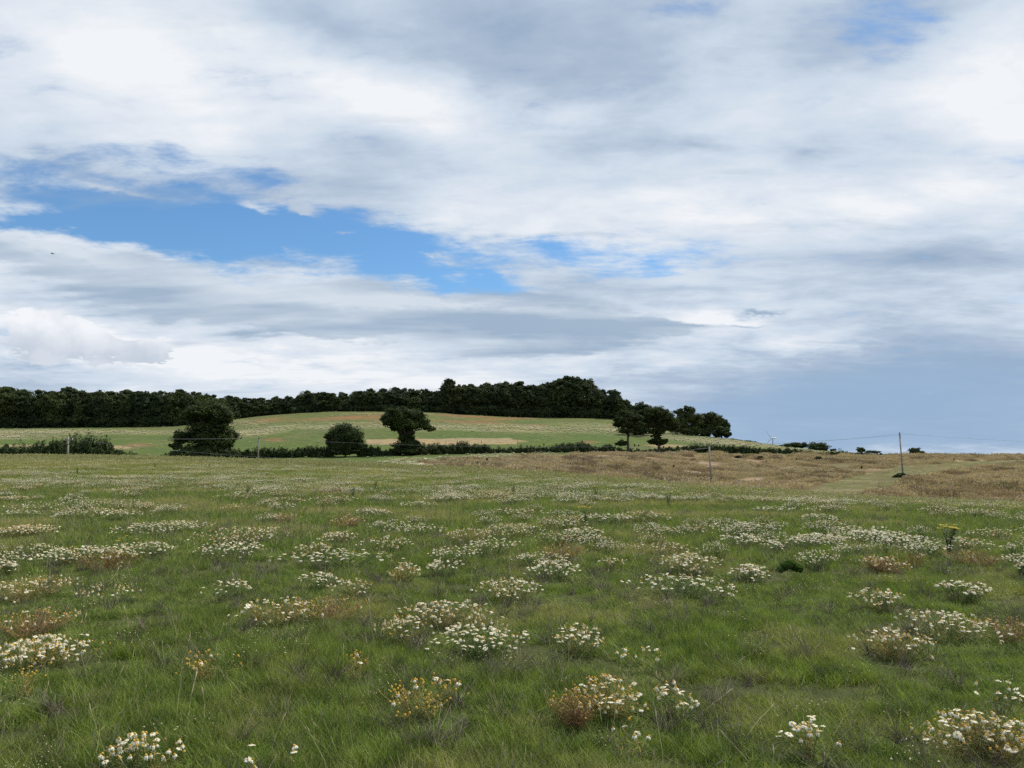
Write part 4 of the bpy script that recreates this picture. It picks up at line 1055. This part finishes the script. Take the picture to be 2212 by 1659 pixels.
# ------------------------------------------------------------------ wind turbine far behind the slope
D = 600; hub = at(1669, 947, D); gz = zfun(hub[0], D)[0]
root = thing('wind_turbine', 'small white wind turbine behind the slope on the right skyline', 'wind turbine', (hub[0], D, gz))
H = hub[2] - gz
mb = MB(); mb.tube([(0, 0, -.5), (0, 0, H * .5), (0, 0, H)], [.42, .36, .28], 12); mb.build('tower', [M['steel']], root, True)
mb = MB(); mb.tube([(-1.4, 0, H), (-1.0, 0, H + .05), (0.8, 0, H + .1), (2.6, 0, H + .15), (3.2, 0, H + .15)], [.15, .45, .55, .4, .15], 10); nac = mb.build('nacelle', [M['white']], root, True)
for (ex, ey, ez) in ((-3.4, 2.2, 6.4), (-3.6, 3.0, -5.6), (-0.2, -6.0, -1.0)):
    e = np.array((ex, ey, ez)); mb = MB(); c = np.array((-1.2, 0, H)); mb.tube([c, c + e * .15, c + e * .6, c + e], [.08, .16, .1, .03], 6); mb.build('blade', [M['steel']], root)

# ------------------------------------------------------------------ bird
b = at(113, 548, 120); mb = MB(); k = 1.0
mb.tube([(-.3, 0, 0), (-.15, 0, .02), (.1, 0, .02), (.28, 0, 0), (.45, 0, 0)], [.02, .07, .08, .04, .02], 8)
for s in (-1, 1): mb.add([(-.1, 0, .03), (.12, 0, .03), (.05, s * .35, .12), (-.05, s * .62, .03), (-.12, s * .3, .12)], [(0, 1, 2, 4), (4, 2, 3)])
o = mb.build('bird', [M['bird']]); o.location = b; o.scale = (0.8,) * 3; o.rotation_euler = (0, 0, 0.4); tag(o, 'tiny dark bird flying below the blue gap at the left of the sky', 'bird')

# ------------------------------------------------------------------ sky
SUN_EL, SUN_AZ = 52, 55           # sun to the right, a little ahead
w = bpy.data.worlds.new('World'); scene.world = w; w.use_nodes = True
nt = w.node_tree; nt.nodes.clear()
wo = N(nt, 'ShaderNodeOutputWorld'); bg = N(nt, 'ShaderNodeBackground'); L(nt, bg.outputs[0], wo.inputs[0])
tc = N(nt, 'ShaderNodeTexCoord'); sep = N(nt, 'ShaderNodeSeparateXYZ'); L(nt, tc.outputs['Generated'], sep.inputs[0])
X, Y, Zc = sep.outputs
azn = mathn(nt, 'ARCTAN2', X, Y); eln = mathn(nt, 'ARCSINE', Zc)
# cloud-deck coordinates: a flat layer seen in perspective
zz = mathn(nt, 'ADD', mathn(nt, 'MAXIMUM', Zc, 0.0), 0.16)
cx = mathn(nt, 'DIVIDE', X, zz); cy = mathn(nt, 'DIVIDE', Y, zz)
cmb = N(nt, 'ShaderNodeCombineXYZ'); L(nt, cx, cmb.inputs[0]); L(nt, cy, cmb.inputs[1])
def deck(scale, detail, rough, off=0, dist=0.0, sx=1.0, sy=1.0, rot=0.0):
    mp = N(nt, 'ShaderNodeMapping'); mp.inputs['Location'].default_value = (off, off * .7, off * .3); mp.inputs['Scale'].default_value = (sx, sy, 1); mp.inputs['Rotation'].default_value = (0, 0, rot)
    L(nt, cmb.outputs[0], mp.inputs[0]); n = N(nt, 'ShaderNodeTexNoise'); n.inputs['Scale'].default_value = scale; n.inputs['Detail'].default_value = detail
    n.inputs['Roughness'].default_value = rough; n.inputs['Distortion'].default_value = dist; L(nt, mp.outputs[0], n.inputs['Vector']); return n
wn = deck(2.2, 6, 0.62, 3.1)
# warped direction coordinates for the cloud masses
cw = N(nt, 'ShaderNodeCombineXYZ'); L(nt, azn, cw.inputs[0]); L(nt, eln, cw.inputs[1])
wv = N(nt, 'ShaderNodeVectorMath'); wv.operation = 'SUBTRACT'; L(nt, wn.outputs['Color'], wv.inputs[0]); wv.inputs[1].default_value = (0.5, 0.5, 0.5)
ws = N(nt, 'ShaderNodeVectorMath'); ws.operation = 'MULTIPLY_ADD'; L(nt, wv.outputs[0], ws.inputs[0]); ws.inputs[1].default_value = (0.16, 0.09, 0); L(nt, cw.outputs[0], ws.inputs[2])
def blobsum(lst):
    acc = None
    for (bx, by, rx, ry, rot, amp) in lst:
        sx, sz = slopes(bx, by); a = math.atan(sx); e = math.atan(sz / math.sqrt(1 + sx * sx))
        mp = N(nt, 'ShaderNodeMapping'); mp.vector_type = 'TEXTURE'
        mp.inputs['Location'].default_value = (a, e, 0); mp.inputs['Rotation'].default_value = (0, 0, R(-rot)); mp.inputs['Scale'].default_value = (rx * 1.5 / F * math.cos(a), ry * 1.5 / F, 1)
        L(nt, ws.outputs[0], mp.inputs[0]); gt = N(nt, 'ShaderNodeTexGradient'); gt.gradient_type = 'QUADRATIC_SPHERE'; L(nt, mp.outputs[0], gt.inputs[0])
        acc = mathn(nt, 'MULTIPLY', gt.outputs['Fac'], amp) if acc is None else mathn(nt, 'MULTIPLY_ADD', gt.outputs['Fac'], amp, acc)
    return acc
HOLES = [(330,480,290,85,3,2.0),(620,508,300,90,6,2.3),(880,550,250,82,10,2.0),(1060,595,160,52,18,1.5),(110,484,220,26,4,1.5),(-60,482,160,20,0,1.2),(560,456,38,13,5,-1.1),(676,466,55,17,15,-1.5),(738,502,48,16,-10,-1.5),(650,548,110,12,3,-.7),(960,556,170,22,5,-1.3),(1010,585,120,14,8,-.8),(450,498,90,8,0,-.3),(230,410,150,18,5,-1.0),
         (90,375,280,55,4,1.1),(400,350,300,50,2,0.85),(600,390,160,35,0,0.35),(1400,560,330,62,3,1.05),(1180,530,160,34,5,0.8),(200,622,200,20,3,0.8),
         (1900,30,330,75,6,0.75),(1500,10,200,40,0,0.3),(950,60,420,80,5,0.25),(1700,330,120,50,0,0.12)]
SHADE = [(260,140,420,170,5,0.5),(880,235,330,80,12,0.6),(1210,265,200,60,0,0.35),(1330,430,560,90,2,0.4),(1560,700,300,60,4,0.75),(2150,180,300,300,0,0.35),(1000,480,400,40,6,.3),
         (180,745,210,62,3,0.9),(70,710,120,40,0,0.4),(500,800,500,40,0,0.3),(30,520,260,26,8,0.35),(900,800,420,40,0,.25),(1480,790,280,45,0,.3),
         (600,790,500,50,2,0.25),(1900,450,600,60,2,0.3),(700,60,200,60,0,-.3),(1250,150,500,60,4,-.25),(1950,300,200,80,20,-.2),(150,800,240,22,0,-0.6),(1950,860,560,150,0,-0.75),(2150,700,300,120,0,-.25),
         (1050,70,430,110,5,-0.6),(1480,310,200,40,0,-0.35),(1720,345,160,60,0,-0.35),(2050,560,280,60,0,-0.35),(1630,676,75,12,0,-0.9),(1620,716,65,9,0,-0.8),(1900,40,330,90,0,-.5),(600,420,700,60,0,-.25),(150,370,300,70,0,-.3),
         (1750,770,250,30,0,-.3),(1360,810,260,26,0,-.35)]
hole = blobsum(HOLES); shade = blobsum(SHADE)
nA = deck(2.6, 9, 0.58, 7.3, 0.25).outputs['Fac']; nB = deck(6.5, 8, 0.6, 1.7, 0.3, 0.6, 1.1, 0.25).outputs['Fac']; nD = deck(1.1, 7, 0.55, 11.2, 0.3, 0.8, 1.3, -0.15).outputs['Fac']
nE = deck(16, 7, 0.65, 4.4, 0.4, 0.5, 1.0, 0.3).outputs['Fac']
cov = mathn(nt, 'SUBTRACT', 0.95, hole); cov = mathn(nt, 'ADD', cov, mrange(nt, nE, 0.3, 0.7, -0.2, 0.2, False))
cov = mathn(nt, 'ADD', cov, mrange(nt, nB, 0.3, 0.7, -0.42, 0.42, False)); cov = mathn(nt, 'ADD', cov, mrange(nt, nA, 0.3, 0.7, -0.22, 0.22, False))
alpha = mrange(nt, cov, -0.3, 0.7)
sh = mathn(nt, 'MULTIPLY_ADD', shade, 0.95, 0.57)
sh = mathn(nt, 'ADD', sh, mrange(nt, nD, 0.3, 0.7, -0.3, 0.3, False)); sh = mathn(nt, 'ADD', sh, mrange(nt, nA, 0.3, 0.7, -0.13, 0.13, False)); sh = mathn(nt, 'ADD', sh, mrange(nt, nB, 0.3, 0.7, -0.13, 0.13, False)); sh = mathn(nt, 'ADD', sh, mrange(nt, nE, 0.3, 0.7, -0.035, 0.035, False))
cr = N(nt, 'ShaderNodeValToRGB'); L(nt, sh, cr.inputs[0]); el_ = cr.color_ramp.elements
el_[0].position = 0.0; el_[0].color = (0.32, 0.43, 0.58, 1); el_[1].position = 1.0; el_[1].color = (0.88, 0.905, 0.94, 1)
for p_, c_ in ((0.3, (0.45, 0.545, 0.68)), (0.55, (0.60, 0.695, 0.81)), (0.8, (0.74, 0.80, 0.88))):
    e = cr.color_ramp.elements.new(p_); e.color = (*c_, 1)
sky = N(nt, 'ShaderNodeTexSky'); sky.sky_type = 'NISHITA'; sky.sun_disc = False; sky.sun_elevation = R(SUN_EL); sky.sun_rotation = R(SUN_AZ); sky.dust_density = 0.2; sky.ozone_density = 4; sky.air_density = 1.0
skc = mixc(nt, 1.0, sky.outputs[0], (0.088, 0.118, 0.132), 'MULTIPLY')
base = mixc(nt, alpha, skc, cr.outputs[0])
bank = blobsum([(40,545,230,40,7,1.5),(300,592,260,36,5,1.3),(650,632,380,48,5,1.6),(420,650,420,50,3,1.2),(1000,690,360,62,5,1.9),(1290,700,230,42,9,1.7),(1440,722,120,16,4,1.2),(1150,760,300,28,0,1.0),(700,700,400,40,2,1.0)])
nF = deck(4.2, 6, 0.5, 15.5, 0.2, 0.45, 1.5, 0.1).outputs['Fac']
ba = mrange(nt, mathn(nt, 'ADD', bank, mrange(nt, nF, 0.3, 0.7, -0.4, 0.4, False)), 0.15, 0.8, 0, 0.92)
bs = mathn(nt, 'ADD', mrange(nt, nF, 0.3, 0.7, 0.75, -0.1, False), mathn(nt, 'MULTIPLY_ADD', blobsum([(100,540,250,26,7,1.0),(950,655,350,20,2,1.0),(500,600,400,26,5,.5),(1150,715,350,40,5,-0.9),(600,700,300,30,4,-.4),(1300,700,220,30,8,-.5)]), 0.7, 0.1), clamp=True)
base = mixc(nt, ba, base, mixc(nt, bs, (0.34, 0.45, 0.59), (0.66, 0.735, 0.82)))
veil = blobsum([(1950,880,560,130,0,1.9),(1500,930,500,60,0,.8),])
base = mixc(nt, mrange(nt, veil, 0.05, 1.0, 0, 0.85), base, (0.315, 0.455, 0.645))
# cumulus low on the left: puffy, bright above, grey beneath
cum = blobsum([(130,735,95,52,0,2.2),(230,762,120,40,0,2.2),(60,745,80,50,0,2.0),(125,700,45,34,0,1.4),(310,768,70,30,0,1.6)])
nCn = N(nt, 'ShaderNodeTexNoise'); nCn.inputs['Scale'].default_value = 26; nCn.inputs['Detail'].default_value = 7; nCn.inputs['Roughness'].default_value = 0.55; L(nt, cw.outputs[0], nCn.inputs['Vector']); nC = nCn.outputs['Fac']; cm = mathn(nt, 'ADD', cum, mrange(nt, nC, 0.3, 0.7, -0.55, 0.55, False))
ca = mrange(nt, cm, 0.55, 0.85)
lit = mathn(nt, 'ADD', mrange(nt, eln, math.atan((982 - 800) / F), math.atan((982 - 725) / F), 0.0, 0.8), mrange(nt, nC, 0.35, 0.65, -0.1, 0.3))
CUM = 1
base = mixc(nt, ca, base, mixc(nt, mathn(nt, 'MULTIPLY', lit, 1.0, clamp=True), (0.56, 0.63, 0.73), (0.90, 0.92, 0.96)))
L(nt, base, bg.inputs[0]); bg.inputs[1].default_value = 1.0
w.cycles.sampling_method = 'MANUAL'; w.cycles.sample_map_resolution = 512

sl = bpy.data.lights.new('sun', 'SUN'); sl.energy = 4.6; sl.angle = R(2.5); sl.color = (1, 0.93, 0.80)
so = bpy.data.objects.new('sun', sl); C.objects.link(so)
from mathutils import Vector
dv = Vector((math.sin(R(SUN_AZ)) * math.cos(R(SUN_EL)), math.cos(R(SUN_AZ)) * math.cos(R(SUN_EL)), math.sin(R(SUN_EL))))
so.rotation_euler = dv.to_track_quat('Z', 'Y').to_euler(); so.location = (0, 0, 50)

cam = bpy.data.cameras.new('camera'); cam.sensor_width = 36; cam.lens = 36 * F / 2212; cam.clip_start = 0.05; cam.clip_end = 20000
co = bpy.data.objects.new('camera', cam); C.objects.link(co); co.location = (0, 0, EYE); co.rotation_euler = (R(90) + PITCH, 0, 0)
scene.camera = co
scene.view_settings.view_transform = 'Standard'; scene.view_settings.look = 'None'; scene.view_settings.exposure = 0; scene.view_settings.gamma = 1
scene.cycles.max_bounces = 6; scene.cycles.diffuse_bounces = 3; scene.cycles.transmission_bounces = 3; scene.cycles.transparent_max_bounces = 4
scene.cycles.use_denoising = False
print('objects', len(scene.objects))
